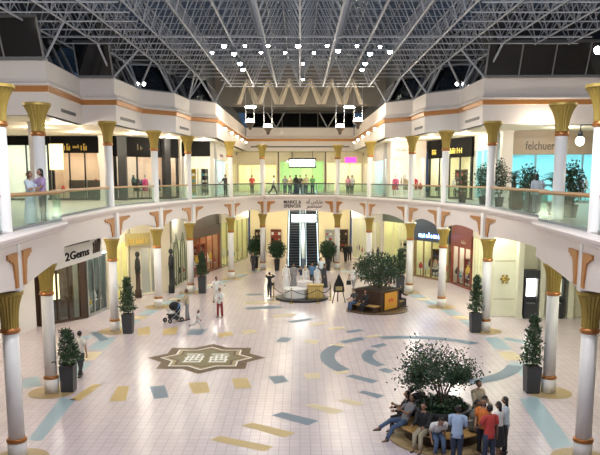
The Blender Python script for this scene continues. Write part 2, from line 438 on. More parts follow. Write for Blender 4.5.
# ---- double-layer space frame
MOD = 1.7; YB0 = 35.4
sf = thing('space_frame_roof', 'white tubular steel space frame carrying the glass roof over the whole atrium', 'roof frame', (0, 35.4, ZB))
def sfp(p): return Vector(p)-Vector((0, 35.4, ZB))
def chord(name, a, b, r):
    m = MB(); m.tube([sfp(a), sfp(b)], r, 5); return m.build(name, strut_m, sf)
def inside(x, y):
    if y > 50.5: return abs(x) < 6.8
    if y > 44: return abs(x) < 9.6
    if y > 38: return abs(x) < 11.2
    return abs(x) < 14.6
KX = 8
for k in range(-KX, KX+1):
    x = k*MOD; y1 = 54.1 if abs(x) < 6.8 else 50.7 if abs(x) < 9 else 45.6 if abs(x) < 10.5 else 40.5
    chord('bottom_chord', (x, 23.5, ZB), (x, y1, ZB), .047)
for k in range(-KX-1, KX+1):
    x = (k+.5)*MOD; y1 = 54.1 if abs(x) < 7 else 50.7 if abs(x) < 9 else 46 if abs(x) < 10.5 else 41
    chord('top_chord', (x, 23.5, ZT), (x, y1, ZT), .035)
for j in range(-7, 12):
    y = YB0+j*MOD
    xm = max([abs(k*MOD) for k in range(KX+1) if inside(k*MOD, y)])+.4
    if j < 0:
        for s in (-1, 1): chord('bottom_chord', (s*7.0, y, ZB), (s*xm, y, ZB), .035)
    else: chord('bottom_chord', (-xm, y, ZB), (xm, y, ZB), .05 if j == 0 else .032)
    if j < 11: chord('top_chord', (-xm, y+MOD/2, ZT), (xm, y+MOD/2, ZT), .028)
webs = []
for j in range(-7, 12):
    y = YB0+j*MOD
    for k in range(-KX, KX+1):
        x = k*MOD
        if not inside(x, y): continue
        for sx in (-1, 1):
            for sy in (-1, 1):
                if y+sy*MOD/2 < 54.2: webs.append(((x,y,ZB),(x+sx*MOD/2, y+sy*MOD/2, ZT)))
webs.sort(key=lambda w: (-(1 if abs(w[0][0])/w[0][1] < .40 and (w[0][2]-H)/w[0][1] < .245 else 0), w[0][1]))
for w in webs[:100]: chord('web_strut', w[0], w[1], .048 if abs(w[0][1]-YB0) < .1 else .034)
m = MB()
for w in webs[100:]: m.tube([sfp(w[0]), sfp(w[1])], .030, 4, False)
tag(m.build('web_strut', strut_m, sf), None, None, None, 'stuff')
# frieze that closes the far end of the roof, with pale folded strips on it
w = MB(); w.box(-6.9,6.9,58.6,58.9,13.62,ZT+.29); struct('wall_frieze', w, M('frieze_taupe',(.12,.105,.085),.7,noise=.08))
w = MB(); w.box(-6.9,6.9,58.9,77.2,14.75,14.85); struct('ceiling_far', w, M('far_ceiling_dark',(.08,.075,.07),.8))
for k in range(-3, 3):
    for q in (0, 1):
        xa, xb = (k*1.7+.05, k*1.7+.85) if q == 0 else (k*1.7+1.65, k*1.7+.85)
        m = MB(); zt, zb_ = 15.75, 13.75; wd_ = .30
        n = m.add([(xb-wd_*.6,58.59,zt),(xb+wd_*.6,58.59,zt),(xa+wd_,58.59,zb_),(xa-wd_,58.59,zb_),(xb,58.3,zt),(xa,58.25,zb_)])
        for f in ((0,4,5,3),(4,1,2,5),(0,1,4),(3,5,2)): m.face([n+i_ for i_ in f])
        o = m.build('folded_panel', M('folded_panel_beige', (.46,.40,.30), .7)); tag(o, 'beige folded strip of the zigzag on the far roof frieze, %s from the left' % (ORD+['fifteenth','sixteenth'])[(k+3)*2+q], 'panel', 'folded zigzag strips')
# struts from the bulkhead corners up to the frame
def vstrut(p, sgn, lab):
    q = Vector((p[0], p[1], ZSILL)); m = MB()
    t = thing('support_strut', lab, 'strut', q, 0, 'support struts under the space frame')
    nodes = [(k*MOD, YB0+j*MOD) for k in range(-8,9) for j in range(-6,12)] if p[1] < 60 else [(p[0]-.9,p[1]-.8),(p[0]+.9,p[1]-.8)]
    near = [n_ for n_ in nodes if abs(n_[0]) < abs(p[0])+.95]; near.sort(key=lambda n_: (n_[0]-p[0])**2+(n_[1]-p[1]+.5)**2)
    for n_ in near[:3]:
        m = MB(); m.tube([(0,0,0), (n_[0]-p[0], n_[1]-p[1], ZB-ZSILL+.0)], .055, 6); m.build('leg', strut_m, t)
    m = MB(); m.box(-.12,.12,-.12,.12,-.01,.06); m.build('foot_plate', strut_m, t)
LN = inset(BL, .12); RN = list(reversed(inset(list(reversed(BR)), .12)))
for i in (1,3,4,5,6,7): vstrut(LN[i], -1, 'white V-shaped steel strut on the left bulkhead, %s corner from the camera' % ORD[[1,3,4,5,6,7].index(i)])
for i in range(1,6): vstrut(RN[i], 1, 'white V-shaped steel strut on the right bulkhead, %s corner from the camera' % ORD[i-1])
for k, x in enumerate((-2.5, 2.9)): vstrut((x, 76.15), 0, 'white V-shaped steel strut on the back bulkhead, %s' % ('left one','right one')[k])
# dark air slots in the bulkhead
def vent(a, b, t0, t1, z, lab, h=.16):
    T, L = frame2(a, b); o = MB(); o.box(L*t0, L*t1, -.02, .015, z-h/2, z+h/2, T); tg = o.build('air_vent', darkg)
    s = MB(); s.cur = 0
    for i in range(3): zz = z-h/2+h*(i+.5)/3; s.box(L*t0+.03, L*t1-.03, .015, .03, zz-.012, zz+.012, T)
    s.build('slat', M('vent_slat', (.10,.10,.11), .5), tg)
    tag(tg, lab, 'air vent', 'dark air slots in the bulkhead')
vent(BL[1], BL[2], .22, .66, 11.10, 'long dark air slot in the left bulkhead nearest the camera')
vent(BL[3], BL[4], .30, .85, 11.10, 'long dark air slot in the left bulkhead, second from the camera')
vent(BL[5], BL[6], .15, .75, 11.10, 'short dark air slot in the left bulkhead, third from the camera')
vent(BR[1], BR[2], .12, .70, 11.10, 'long dark air slot in the right bulkhead nearest the camera')
vent(BR[3], BR[4], .15, .75, 11.10, 'short dark air slot in the right bulkhead, second from the camera')
vent((-5.65,76), (5.65,76), .04, .96, 11.15, 'long dark air slot across the back bulkhead', .14)
# ------------------------------------------------------------------ columns
def capital(mb, r0, r1, z0, z1, n=40):
    h = z1-z0; mb.smooth = False
    prof = [(r0, z0, 0)]
    for k in range(9):
        t = k/8; prof.append((r0+.02+(r1-.05-r0)*(t**2.6), z0+.02+h*.86*t, .085))
    prof += [(r1-.02, z0+h*.89, .03), (r1, z0+h*.91, 0), (r1, z1-.01, 0), (r1-.03, z1, 0)]
    mb.lathe(prof, n)
def make_column(upper):
    if not upper:
        c = thing('column', 'x', 'column'); zb, z0, z1 = .55, 3.80, 4.84
        m = MB(); m.smooth = True; m.lathe([(.26,.006),(.26,.53),(.24,.55)], 24); m.build('plinth', colw, c)
        m = MB(); m.smooth = True; m.lathe([(.24,.53),(.275,.55),(.285,.585),(.265,.61),(.275,.63),(.24,.66)], 24); m.build('collar', bronze, c)
        m = MB(); m.smooth = True; m.lathe([(.222,.64),(.215,3.7)], 24); m.build('shaft', colw, c)
        m = MB(); m.smooth = True; m.lathe([(.22,3.66),(.265,3.70),(.27,3.74),(.245,3.80),(.22,3.83)], 24); m.build('neck_ring', bronze, c)
        m = MB(); capital(m, .215, .40, 3.80, 4.84); m.build('capital', gold, c)
        m = MB(); m.box(-.20,.37,-.23,.23,4.84,6.14); m.build('pilaster', colw, c)
    else:
        c = thing('gallery_column', 'x', 'column')
        m = MB(); m.smooth = True; m.lathe([(.218,.01),(.218,.10),(.212,.11),(.206,3.2)], 24); m.build('shaft', colw, c)
        m = MB(); m.smooth = True; m.lathe([(.21,3.10),(.255,3.14),(.26,3.19),(.235,3.25),(.21,3.28)], 24); m.build('neck_ring', bronze, c)
        m = MB(); capital(m, .21, .48, 3.25, 4.30); m.build('capital', gold, c)
    return c
lowc = make_column(False); upc = make_column(True)
first = True
for s, sn in ((-1, 'left'), (1, 'right')):
    for i, (x, y) in enumerate(COLS):
        x = s*abs(x); T = math.atan2(0, 1)
        a = COLS[max(0, i-1)]; b = COLS[min(6, i+1)]
        if i == 1: a, b = COLS[0], COLS[2]
        rz = math.atan2(b[1]-a[1], s*(abs(b[0])-abs(a[0])))-PI/2+(PI if s > 0 else 0)
        near = '' if i else ', nearest the camera'
        l1 = 'white ground floor column with gold fluted capital, %s from the camera in the %s row' % (ORD[i], sn)
        l2 = 'white upstairs column with flared gold capital, %s from the camera in the %s row' % (ORD[i], sn)
        if first: o1, o2 = lowc, upc; first = False
        else: o1 = dup(lowc); o2 = dup(upc)
        o1.location = (x, y, 0); o1.rotation_euler.z = rz; o1['label'] = l1; o1['group'] = 'ground floor columns'
        o2.location = (x, y, ZU); o2.scale.z = {0:.915, 1:.955}.get(i, 1.0); o2.rotation_euler.z = rz; o2['label'] = l2; o2['group'] = 'gallery columns'
# copper brackets beside the pilasters, on the fascia
BP = [(0,0),(.80,0),(.80,-.13),(.66,-.13),(.60,-.20),(.45,-.22),(.33,-.30),(.29,-.44),(.26,-.62),(.20,-.78),(.20,-.95),(0,-.95)]
FCOL = {0:(-7.66,19.2),2:(-9.44,36.25),3:(-8.52,43.15),4:(-7.39,48.65),5:(-5.27,55.45),6:(-3.14,61.0)}
def bracket(p, q, rev, lab, off, ln=1.0):
    p = Vector(p); q = Vector(q); d = (q-p).normalized(); n = Vector((-d.y, d.x))
    if n.dot(Vector((0,45))-p) < 0: n = -n
    T = Matrix(((d.x,0,n.x,p.x+n.x*off),(d.y,0,n.y,p.y+n.y*off),(0,1,0,5.93),(0,0,0,1)))
    m = MB(); pts = [(.27+a*ln, b) for a, b in BP]
    m.prism(pts, .0, .055, T); o = m.build('ornamental_bracket', copper)
    tag(o, lab, 'bracket', 'copper brackets on the gallery fascia')
LEN = {0:(1,1),2:(2.4,2.2),3:(1.8,2.1),4:(1.9,1.8),5:(1.5,1.4),6:(1.4,.85)}
fpts = {i: fa[j] for i, j in ((0,1),(2,4),(3,5),(4,6),(5,7),(6,8))}
nxt = {0:((-6.44,6),(-8.14,24.4)),2:(fa[3],fa[5]),3:(fa[4],fa[6]),4:(fa[5],fa[7]),5:(fa[6],fa[8]),6:(fa[7],(0,fa[8][1]))}
for s, sn in ((-1,'left'),(1,'right')):
    for i, p in fpts.items():
        P = (s*abs(p[0]), p[1])
        for k, q in enumerate(nxt[i]):
            Q = (s*abs(q[0]), q[1])
            bracket(P, Q, k, 'copper stepped bracket on the fascia, %s side of the %s column of the %s row' % (('near','far')[k], ORD[i], sn), .0, LEN[i][k])
# ------------------------------------------------------------------ glass balustrades along the gallery edge
def balustrade(pts, lab, rail=rail_m, rr=.045):
    t = thing('glass_balustrade', lab, 'balustrade', (pts[0][0], pts[0][1], ZU), 0, 'glass balustrades along the gallery')
    o = Vector((pts[0][0], pts[0][1], 0)); P = [Vector((x, y, 0))-o for x, y in pts]
    m = MB(); m.tube([p+Vector((0,0,1.02)) for p in P], rr, 8); m.build('handrail', rail, t)
    m = MB()
    for a, b in zip(P, P[1:]):
        d = (b-a).normalized(); n = Vector((-d.y, d.x, 0))*.03
        k = m.add([a-n+Vector((0,0,.045)), b-n+Vector((0,0,.045)), b+n+Vector((0,0,.045)), a+n+Vector((0,0,.045)), a-n+Vector((0,0,.12)), b-n+Vector((0,0,.12)), b+n+Vector((0,0,.12)), a+n+Vector((0,0,.12))])
        for f in ((0,3,2,1),(4,5,6,7),(0,1,5,4),(1,2,6,5),(2,3,7,6),(3,0,4,7)): m.face([k+i for i in f])
    m.build('base_rail', M('base_rail_grey',(.30,.32,.31),.7,spec=.2), t)
    for a, b in zip(P, P[1:]):
        L = (b-a).length; n = max(1, round(L/1.5)); d = (b-a)/n
        for i in range(n):
            p = a+d*i+d*.015; q = a+d*(i+1)-d*.015; w = Vector((-d.y, d.x, 0)).normalized()*.006
            g = MB(); k = g.add([p-w+Vector((0,0,.1)), q-w+Vector((0,0,.1)), q+w+Vector((0,0,.1)), p+w+Vector((0,0,.1)), p-w+Vector((0,0,1.0)), q-w+Vector((0,0,1.0)), q+w+Vector((0,0,1.0)), p+w+Vector((0,0,1.0))])
            for f in ((0,3,2,1),(4,5,6,7),(0,1,5,4),(1,2,6,5),(2,3,7,6),(3,0,4,7)): g.face([k+i_ for i_ in f])
            g.build('glass_panel', balglass, t)
rl = inset(full, .34)[:len(EDGE)]
def shrink(a, b, r0, r1):
    a = Vector(a); b = Vector(b); d = (b-a).normalized(); return tuple(a+d*r0), tuple(b-d*r1)
for s, sn in ((-1,'left'),(1,'right')):
    f = lambda p: (s*abs(p[0]), p[1])
    c = [f(p) for p in COLS]
    n0 = f(rl[0]); k1 = f((-8.22,24.5)); k2 = f((-8.98,25.9))
    a, _ = shrink(n0, c[0], 0, .3)
    balustrade([(n0[0], 8.0), shrink(n0, c[0], 0, .26)[1]], 'glass balustrade on the %s gallery in front of the nearest column' % sn)
    balustrade([shrink(c[0], k1, .26, 0)[0], k1, k2, shrink(k2, c[2], 0, .26)[1]], 'glass balustrade with brass handrail in the bowed nearest bay of the %s gallery' % sn, rail_m, .065)
    for i in range(2, 6):
        p, q = shrink(c[i], c[i+1], .26, .26)
        balustrade([p, q], 'glass balustrade on the %s gallery between the %s and %s columns' % (sn, ORD[i], ORD[i+1]), rail_m if i < 4 else darkg)
p, q = shrink(COLS[6], (-COLS[6][0], COLS[6][1]), .26, .26)
balustrade([p, q], 'glass balustrade across the far gallery above the escalators', darkg)
# ------------------------------------------------------------------ shops
def lamp_mat(name, col, e): return M(name, col, emit=e)
def shop(p0, p1, z0, z1, lab, depth=3.2, inner=(.75,.68,.55), light=(1,.93,.78), e=6.0, frame=white, sign=None, sign_h=.9, sign_top=None,
         bays=3, text=None, tcol=None, tsize=.5, twidth=None, tx=.5, door=None, cat='shopfront', rows=(.93,), pil=.16, twobar=None, opaque=None, tz=0.0):
    T, L = frame2(p0, p1)
    t = thing('shopfront', lab, cat, T @ Vector((L/2, 0, z0)))
    off = Matrix.Translation(-(T @ Vector((L/2, 0, z0)))) @ T
    st = sign_top if sign_top is not None else z1
    sb = st-sign_h
    im = M('interior_%d_%d_%d' % tuple(int(c*99) for c in inner), inner, .6, noise=.12, nscale=1.5)
    m = MB(); y0, y1 = -depth, -.12
    m.quad((0,y0,z0+.01),(L,y0,z0+.01),(L,y0,z1),(0,y0,z1)); m.quad((0,y1,z0+.01),(0,y0,z0+.01),(0,y0,z1),(0,y1,z1)); m.quad((L,y0,z0+.01),(L,y1,z0+.01),(L,y1,z1),(L,y0,z1))
    m.quad((0,y0,sb+.2),(0,y1,sb+.2),(L,y1,sb+.2),(L,y0,sb+.2)); m.quad((0,y1,z0+.012),(L,y1,z0+.012),(L,y0,z0+.012),(0,y0,z0+.012))
    m.v = [off @ v for v in m.v]; m.build('interior', im, t)
    if e > 0:
        lm = lamp_mat('shop_lamp_%d_%d_%d_%d' % (*[int(c*99) for c in light], int(e*10)), light, e)
        for k in range(bays):
            m = MB(); xa = L*(k+.15)/bays; xb = L*(k+.85)/bays
            m.box(xa, xb, -depth*.45, -depth*.3, sb+.12, sb+.19, off); m.build('ceiling_light', lm, t)
    if sign is not None:
        m = MB(); m.box(0, L, -.12, .10, sb, st, off)
        if st < z1-.02: m.box(0, L, -.12, .02, st, z1, off)
        bd = m.build('sign_board', sign, t)
    if text:
        tm = None
        for s_, x_, z_, sz, w_ in (text if isinstance(text, list) else [(text, tx, sb+sign_h*.5, tsize, twidth)]):
            TF = off @ facing(Matrix(), L*x_, .105, z_)
            tm = marks_mb(int(s_[1:]), sz, TF, tm, w_, int(sz*100)+len(s_)+int(L*10)) if s_[0] == '#' else text_mb(s_, sz, TF, 0, tm, .02, 'CENTER', w_)
        tm.build('sign_lettering', tcol, t)
    m = MB()
    for x in (0, L-pil): m.box(x, x+pil, -.10, .06, z0+.01, sb, off)
    m.box(0, L, -.10, .04, z0+.01, z0+.14, off)
    m.build('frame', frame, t)
    for k in range(bays):
        xa = pil+(L-2*pil)*k/bays; xb = pil+(L-2*pil)*(k+1)/bays
        if k: 
            m = MB(); m.box(xa-.04, xa+.04, -.08, .03, z0+.14, sb, off); m.build('mullion', frame, t)
        if door == k: continue
        m = MB(); m.box(xa+.04, xb-.04, -.03, -.02, z0+.14, sb, off); m.build('window_pane', paneglass, t)
    return T, L
def cols_rand(*a): return random.choice(a)
GN = {'white_cloth':'white','beige_cloth':'beige','black_cloth':'black','navy_cloth':'navy','red_cloth':'red','pink_cloth':'pink','teal_goods':'teal','yellow_goods':'yellow','dark_wood':'brown','lilac_cloth':'lilac'}
def in_shop(T, x, y, z): return T @ Vector((x, y, z))
def shelf_unit(T, x, y, z, w, h, lab, mat, group=None, goods=None, glabel=None, n=4, rz=None):
    a = math.atan2(T[1][0], T[0][0]) if rz is None else rz
    t = thing('display_shelf', lab, 'shelf', T @ Vector((x, y, z)), a, group)
    m = MB(); m.box(-w/2,w/2,-.18,-.15,0,h); m.build('back_panel', mat, t)
    for s in (-1,1): m = MB(); m.box(s*w/2-.02,s*w/2+.02,-.18,.18,0,h); m.build('side_panel', mat, t)
    for k in range(n+1):
        zz = .06+(h-.10)*k/n; m = MB(); m.box(-w/2+.02,w/2-.02,-.15,.17,zz-.02,zz+.02); m.build('shelf_board', mat, t)
    if goods:
        for k in range(n):
            zz = .08+(h-.10)*k/n; q = 3
            for i in range(q):
                hh = random.uniform(.15,.3); ww = random.uniform(.08, w/q/2-.03); g = MB(); g.box(-ww,ww,-.09,.09,0,hh); g.box(-ww*.6,ww*.6,-.092,-.088,hh*.3,hh*.7)
                pos = T @ Vector((x, y, z)); R = Matrix.Rotation(a, 4, 'Z') @ Vector((-w/2+w*(i+.5)/q, 0, zz))
                gm = random.choice(goods); o = g.build('boxed_goods', gm, None, pos+R+Vector((0,0,.001)), a)
                tag(o, '%s box, %s board %s, %s' % (GN.get(gm.name,'dark'), ('lowest','second','third','fourth','top')[k], ('right','middle','left')[i], lab), 'goods', 'boxes on the shelves of the shops')
def mannequin(T, x, y, z, mat, lab, h=1.75):
    a = math.atan2(T[1][0], T[0][0]); t = thing('mannequin', lab, 'mannequin', T @ Vector((x, y, z)), a, None); s = h/1.75
    skinm = M('mannequin_white', (.6,.56,.5), .4)
    m = MB(); m.smooth = True; X = Vector((1,0,0)); Y = Vector((0,1,0)); Z = Vector((0,0,1))
    m.loft([(Z*.0,X*.15,Y*.15),(Z*.02,X*.15,Y*.15),(Z*.025,X*.015,Y*.015),(Z*.75*s,X*.015,Y*.015)], 10); m.build('stand', steel, t)
    m = MB(); m.smooth = True
    m.loft([(Z*1.36*s,X*.05,Y*.05),(Z*1.50*s,X*.045,Y*.045)], 10); m.ell((0,0,1.62*s),(.07,.09,.11*s)); m.build('head', skinm, t)
    m = MB(); m.smooth = True
    m.loft([(Z*.55*s,X*.26,Y*.2),(Z*.9*s,X*.19,Y*.14),(Z*1.08*s,X*.14,Y*.1),(Z*1.25*s,X*.18,Y*.12),(Z*1.38*s,X*.17,Y*.09),(Z*1.42*s,X*.06,Y*.06)], 12)
    for q in (-1,1): m.tube([(q*.17,0,1.37*s),(q*.22,0,1.1*s),(q*.2,.06,.85*s)], [.055,.045,.035], 8)
    m.build('garment', mat, t)
def stands(T, L, n, z, short, mats, y=-.42):
    """slim product stands just behind a shop window"""
    for k in range(n):
        c = mats[k % len(mats)]; x = L*(k+.5)/n; h = random.uniform(.9,1.7); p = T @ Vector((x, y, z)); a = math.atan2(T[1][0], T[0][0])
        t = thing('product_stand', '%s product stand, %s window, %s from the right' % (GN.get(c.name,'dark'), short, ORD[k]), 'stand', p, a, 'product stands in the shop windows')
        m = MB(); m.box(-.16,.16,-.14,.14,0,.05); m.box(-.02,.02,-.02,.02,.05,h*.5); m.build('base', dwood, t)
        m = MB(); m.box(-.20,.20,-.12,.12,h*.5,h*.55); m.build('tray', whitec, t)
        m = MB(); m.smooth = True; q = random.random()
        m.lathe([(.10,h*.55),(.16+.05*q,h*.68),(.15,h*.82),(.06,h*.95),(.08,h)],8); m.build('product', c, t)
pink = M('pink_cloth', (.62,.06,.22), .7, noise=.15); red = M('red_cloth', (.55,.03,.03), .7, noise=.1); navy = M('navy_cloth', (.03,.045,.11), .8, noise=.1)
whitec = M('white_cloth', (.75,.74,.72), .8, noise=.05); beige = M('beige_cloth', (.52,.42,.29), .8, noise=.1); blackc = M('black_cloth', (.012,.012,.015), .8)
lilac = M('lilac_cloth', (.46,.33,.52), .8, noise=.1); yellowm = M('yellow_goods', (.75,.48,.04), .5); tealm = M('teal_goods', (.1,.42,.45), .5)
magenta = M('magenta_sign', (.75,.05,.42), .5, emit=1.2); signblack = M('sign_black', (.008,.008,.008), .75, spec=.1)
goldtxt = M('gold_lettering', (.62,.42,.08), .4, .3, emit=.25); greytxt = M('grey_lettering', (.055,.05,.045), .5)
pillar_m = M('pillar_plaster', (.74,.70,.64), .5, noise=.04)
def pillar(x, y, w, d, z0, z1, lab, rz=0, mat=None):
    m = MB(); m.box(-w/2,w/2,-d/2,d/2,0,z1-z0); m.box(-w/2-.03,w/2+.03,-d/2-.03,d/2+.03,0,.15); m.box(-w/2-.03,w/2+.03,-d/2-.03,d/2+.03,z1-z0-.12,z1-z0)
    o = m.build('pillar', mat or pillar_m, None, (x, y, z0), rz); o['kind'] = 'structure'; o.name = 'wall_pillar'
Zu, Zc = ZU+.004, ZC-.004
# --- upstairs, left
T,L = shop((-21.5,48.7),(-16.9,48.7),Zu,Zc,'brightly lit white shop with dark frames at the far left upstairs',3,(.90,.92,.84),(1,1,.90),13,black,signblack,.6,bays=3)
T,L = shop((-16.8,48.7),(-13.35,48.7),Zu,Zc,'shop with black fascia and gold lettering upstairs on the left, facing the camera',2.2,(.86,.68,.52),(1,.90,.74),13,black,signblack,.78,10.35,bays=3,
    text=[('#3',.66,9.96,.44,.50),('#4',.50,10.0,.22,.42),('#3',.335,9.96,.44,.50)],tcol=goldtxt)
stands(T,L,6,Zu+.02,'gold-lettered left shop upstairs',(blackc,red,whitec,navy),-1.25)
m = MB(); Tm = T
for k, x in enumerate((.75, 2.0)):
    t = thing('dark_display_cabinet', 'dark display cabinet behind the %s window of the gold-lettered shop upstairs' % ('right','left')[k], 'cabinet', T @ Vector((x, -.75, Zu)), 0, None)
    m = MB(); m.box(-.5,.5,-.25,.25,.0,1.35); m.build('body', dwood, t); m = MB(); m.box(-.4,.4,.25,.27,.3,1.2); m.build('door', black, t); m = MB(); m.tube([(.3,.29,.6),(.3,.29,.9)],.012); m.build('handle', steel, t)
o = MB(); o.box(-.45,.45,-.08,.08,0,1.7); ob = o.build('lit_poster_box', M('poster_box_cream', (.93,.88,.55), .5, emit=.9), None, (-16.35,48.35,8.45)); 
q = MB(); q.box(-.49,.49,.08,.11,-.04,1.74); q.build('frame', M('poster_frame', (.5,.42,.2), .5), ob); tag(ob, 'tall cream lit poster box beside the black fascia shop upstairs on the left', 'light box')
pillar(-13.0,48.2,.75,.5,Zu,Zc,'')
T,L = shop((-12.55,48.6),(-8.95,52.8),Zu,Zc,'dark shop with pink garments and spotlights upstairs on the left',1.9,(.80,.64,.52),(1,.90,.78),12,black,signblack,1.35,bays=3,text='#2',tcol=M('dim_gold_lettering',(.16,.11,.05),.5),tsize=.42,tx=.62,twidth=.5)
stands(T,L,8,Zu+.02,'dark left shop upstairs',(blackc,pink,whitec,navy,blackc),-1.2)
for k,(x,mt) in enumerate(((1.3,navy),(2.4,pink),(3.1,blackc),(4.4,pink))): mannequin(T,x,-.8,Zu+.02,mt,'mannequin in %s behind the window of the dark upstairs shop, %s from its right end' % (('navy','pink','black','pink')[k],ORD[k]))
pillar(-9.0,53.6,.3,.5,Zu,Zc,'')
T,L = shop((-9.1,55.7),(-6.95,55.7),Zu,Zc,'bright white shop with yellow display and black fascia upstairs beside the far left corner',2.6,(.95,.92,.82),(1,.97,.86),16,white,signblack,1.0,10.55,bays=2)
for k,(x,mt) in enumerate(((1.55,yellowm),(.55,dwood))): shelf_unit(T,x,-1.6,Zu+.02,.65,2.2,('yellow','brown')[k]+' shelf in the bright white upstairs shop at left',mt,None,(whitec,beige,tealm))
T,L = shop((-6.9,58.9),(-6.9,66),Zu,Zc,'pale cyan glass shop along the left side of the far corridor upstairs',3,(.80,.93,.95),(.80,.98,1),15,white,white,.9,10.3,bays=5,text='#7',tcol=M('pink_lettering',(.6,.3,.4),.5),tsize=.32,twidth=2.4)
stands(T,L,6,Zu+.02,'left cyan shop upstairs',(whitec,tealm,pink))
for k in range(3): shelf_unit(T,1.2+k*2.3,-1.6,Zu+.02,1.4,2.0,'%s white shelf in the left cyan shop upstairs' % ORD[k],whitec,None,(tealm,pink,beige))
T,L = shop((-6.9,66.2),(-6.9,77.9),Zu,Zc,'cream lit shop at the far end of the left corridor upstairs',3,(.85,.78,.55),(1,.92,.7),6,cream,cream,.9,10.3,bays=5)
pillar(-13.45,36.6,.42,.42,Zu,Zc,''); pillar(-11.95,48.45,.55,.4,Zu,Zc,'',0,M('black_pillar',(.02,.02,.022),.4)); pillar(-9.55,51.4,.5,.4,Zu,Zc,'',.85,M('black_pillar',(.02,.02,.022),.4))
# --- upstairs, far
T,L = shop((-6.8,78),(-2.4,78),Zu,Zc,'cream wall shop left of the white lit sign at the far end upstairs',2.5,(.92,.86,.62),(1,.94,.76),13,cream,cream,1.4,bays=3)
T,L = shop((-2.3,78),(2.7,78),Zu,Zc,'green lit shop under a white lit sign at the far end upstairs',3.2,(.72,.86,.54),(.88,1,.72),12,cream,cream,1.0,bays=4,door=1)
sg = thing('lit_sign','white lit sign box hung in a dark frame over the green shop upstairs','sign',(.25,76.6,8.95))
m = MB(); m.box(-1.45,1.45,-.08,.1,0,1.05); m.build('frame', black, sg); m = MB(); m.box(-1.32,1.32,-.1,-.075,.18,.87); m.build('lit_face', lamp_mat('sign_white',(.95,1,.97),7), sg)
for q in (-1,1): m = MB(); m.tube([(q*1.1,0,1.05),(q*1.1,0,1.74)],.03); m.build('hanger', black, sg)
T,L = shop((2.8,78),(6.8,78),Zu,Zc,'cream shop right of the green shop at the far end upstairs',2.5,(.94,.88,.68),(1,.95,.8),14,cream,cream,1.2,bays=3,text='#3',tcol=M('pink_lettering',(.6,.3,.4),.5),tsize=.4,tx=.74,twidth=.9)
# --- upstairs, right
T,L = shop((6.9,66.2),(6.9,77.9),Zu,Zc,'shop with a magenta sign at the far end of the right corridor upstairs',3,(.9,.82,.72),(1,.94,.82),8,cream,cream,.9,10.3,bays=5)
o = thing('hanging_sign','magenta glowing sign hung in the right far corridor upstairs','sign',(4.85,69,9.35)); ob = MB(); ob.box(-.55,.55,-.05,.05,0,.52); ob.build('lit_panel', magenta, o)
for q in (-.4,.4): ob = MB(); ob.tube([(q,0,.52),(q,0,ZC-9.35-.003)],.012,5); ob.build('hanger', steel, o)
T,L = shop((6.9,58.9),(6.9,66),Zu,Zc,'pale cyan glass shop along the right side of the far corridor upstairs',3,(.78,.93,.94),(.78,.98,1),15,white,white,.9,10.3,bays=5)
stands(T,L,6,Zu+.02,'right cyan shop upstairs',(whitec,tealm,beige))
for k in range(3): shelf_unit(T,1.2+k*2.3,-1.6,Zu+.02,1.4,2.0,'%s white shelf in the right cyan shop upstairs' % ORD[k],whitec,None,(tealm,yellowm,beige))
T,L = shop((7.0,55.75),(9.75,55.7),Zu,Zc,'bright rosy shop with small red lettering upstairs on the right',2.8,(.95,.84,.77),(1,.93,.87),15,white,M('rosy_board',(.85,.68,.60),.5),1.25,bays=3,text='#6',tcol=M('rose_lettering',(.45,.16,.12),.5),tsize=.26,tx=.66,twidth=1.2)
stands(T,L,4,Zu+.02,'rosy right shop upstairs',(red,whitec,beige))
for k in range(3): mannequin(T,.7+k*.75,-1.0,Zu+.02,(red,beige,pink)[k],'mannequin in %s in the rosy upstairs shop' % ('red','beige','pink')[k])
T,L = shop((9.85,55.0),(11.75,49.1),Zu,Zc,'cream lit shop with a black fascia and gold lettering upstairs on the right',3,(.92,.86,.66),(1,.94,.78),11,black,signblack,1.35,bays=4,text=[('#8',.36,9.90,.55,2.4),('#2',.84,9.90,.55,.7)],tcol=M('yellow_lettering',(.75,.6,.1),.4,emit=.4),tsize=.6)
stands(T,L,5,Zu+.02,'cream black-fascia shop upstairs',(red,blackc,whitec))
for k in range(2): shelf_unit(T,1.5+k*2.6,-1.6,Zu+.02,1.2,2.1,'%s dark shelf in the upstairs cream shop at right' % ORD[k],dwood,None,(whitec,red,beige))
T,L = shop((11.95,49),(12.0,43.9),Zu,Zc,'cyan lit side window of the grey-fascia shop upstairs on the right',.65,(.5,.85,.9),(.55,.95,1),11,white,white,1.0,bays=3)
pillar(12.35,43.2,.62,.6,Zu,Zc,'')
T,L = shop((12.65,43.5),(21.5,43.5),Zu,Zc,'cyan lit shop under a grey-brown fascia with dark lettering upstairs on the right',3.2,(.55,.86,.92),(.6,.96,1),12,steel,M('fascia_grey_brown',(.33,.265,.20),.5),1.0,10.3,bays=6,text='felchuer',tcol=greytxt,tsize=.72,tx=.80,twidth=1.75)
stands(T,L,10,Zu+.02,'cyan right shop upstairs',(whitec,navy,blackc,lilac))
for k in range(5): mannequin(T,.9+k*1.55,-1.1,Zu+.02,(whitec,navy,lilac,whitec,blackc)[k],'mannequin in %s in the cyan shop upstairs right, %s from its right end' % (('white','navy','lilac','white','black')[k],ORD[k]))
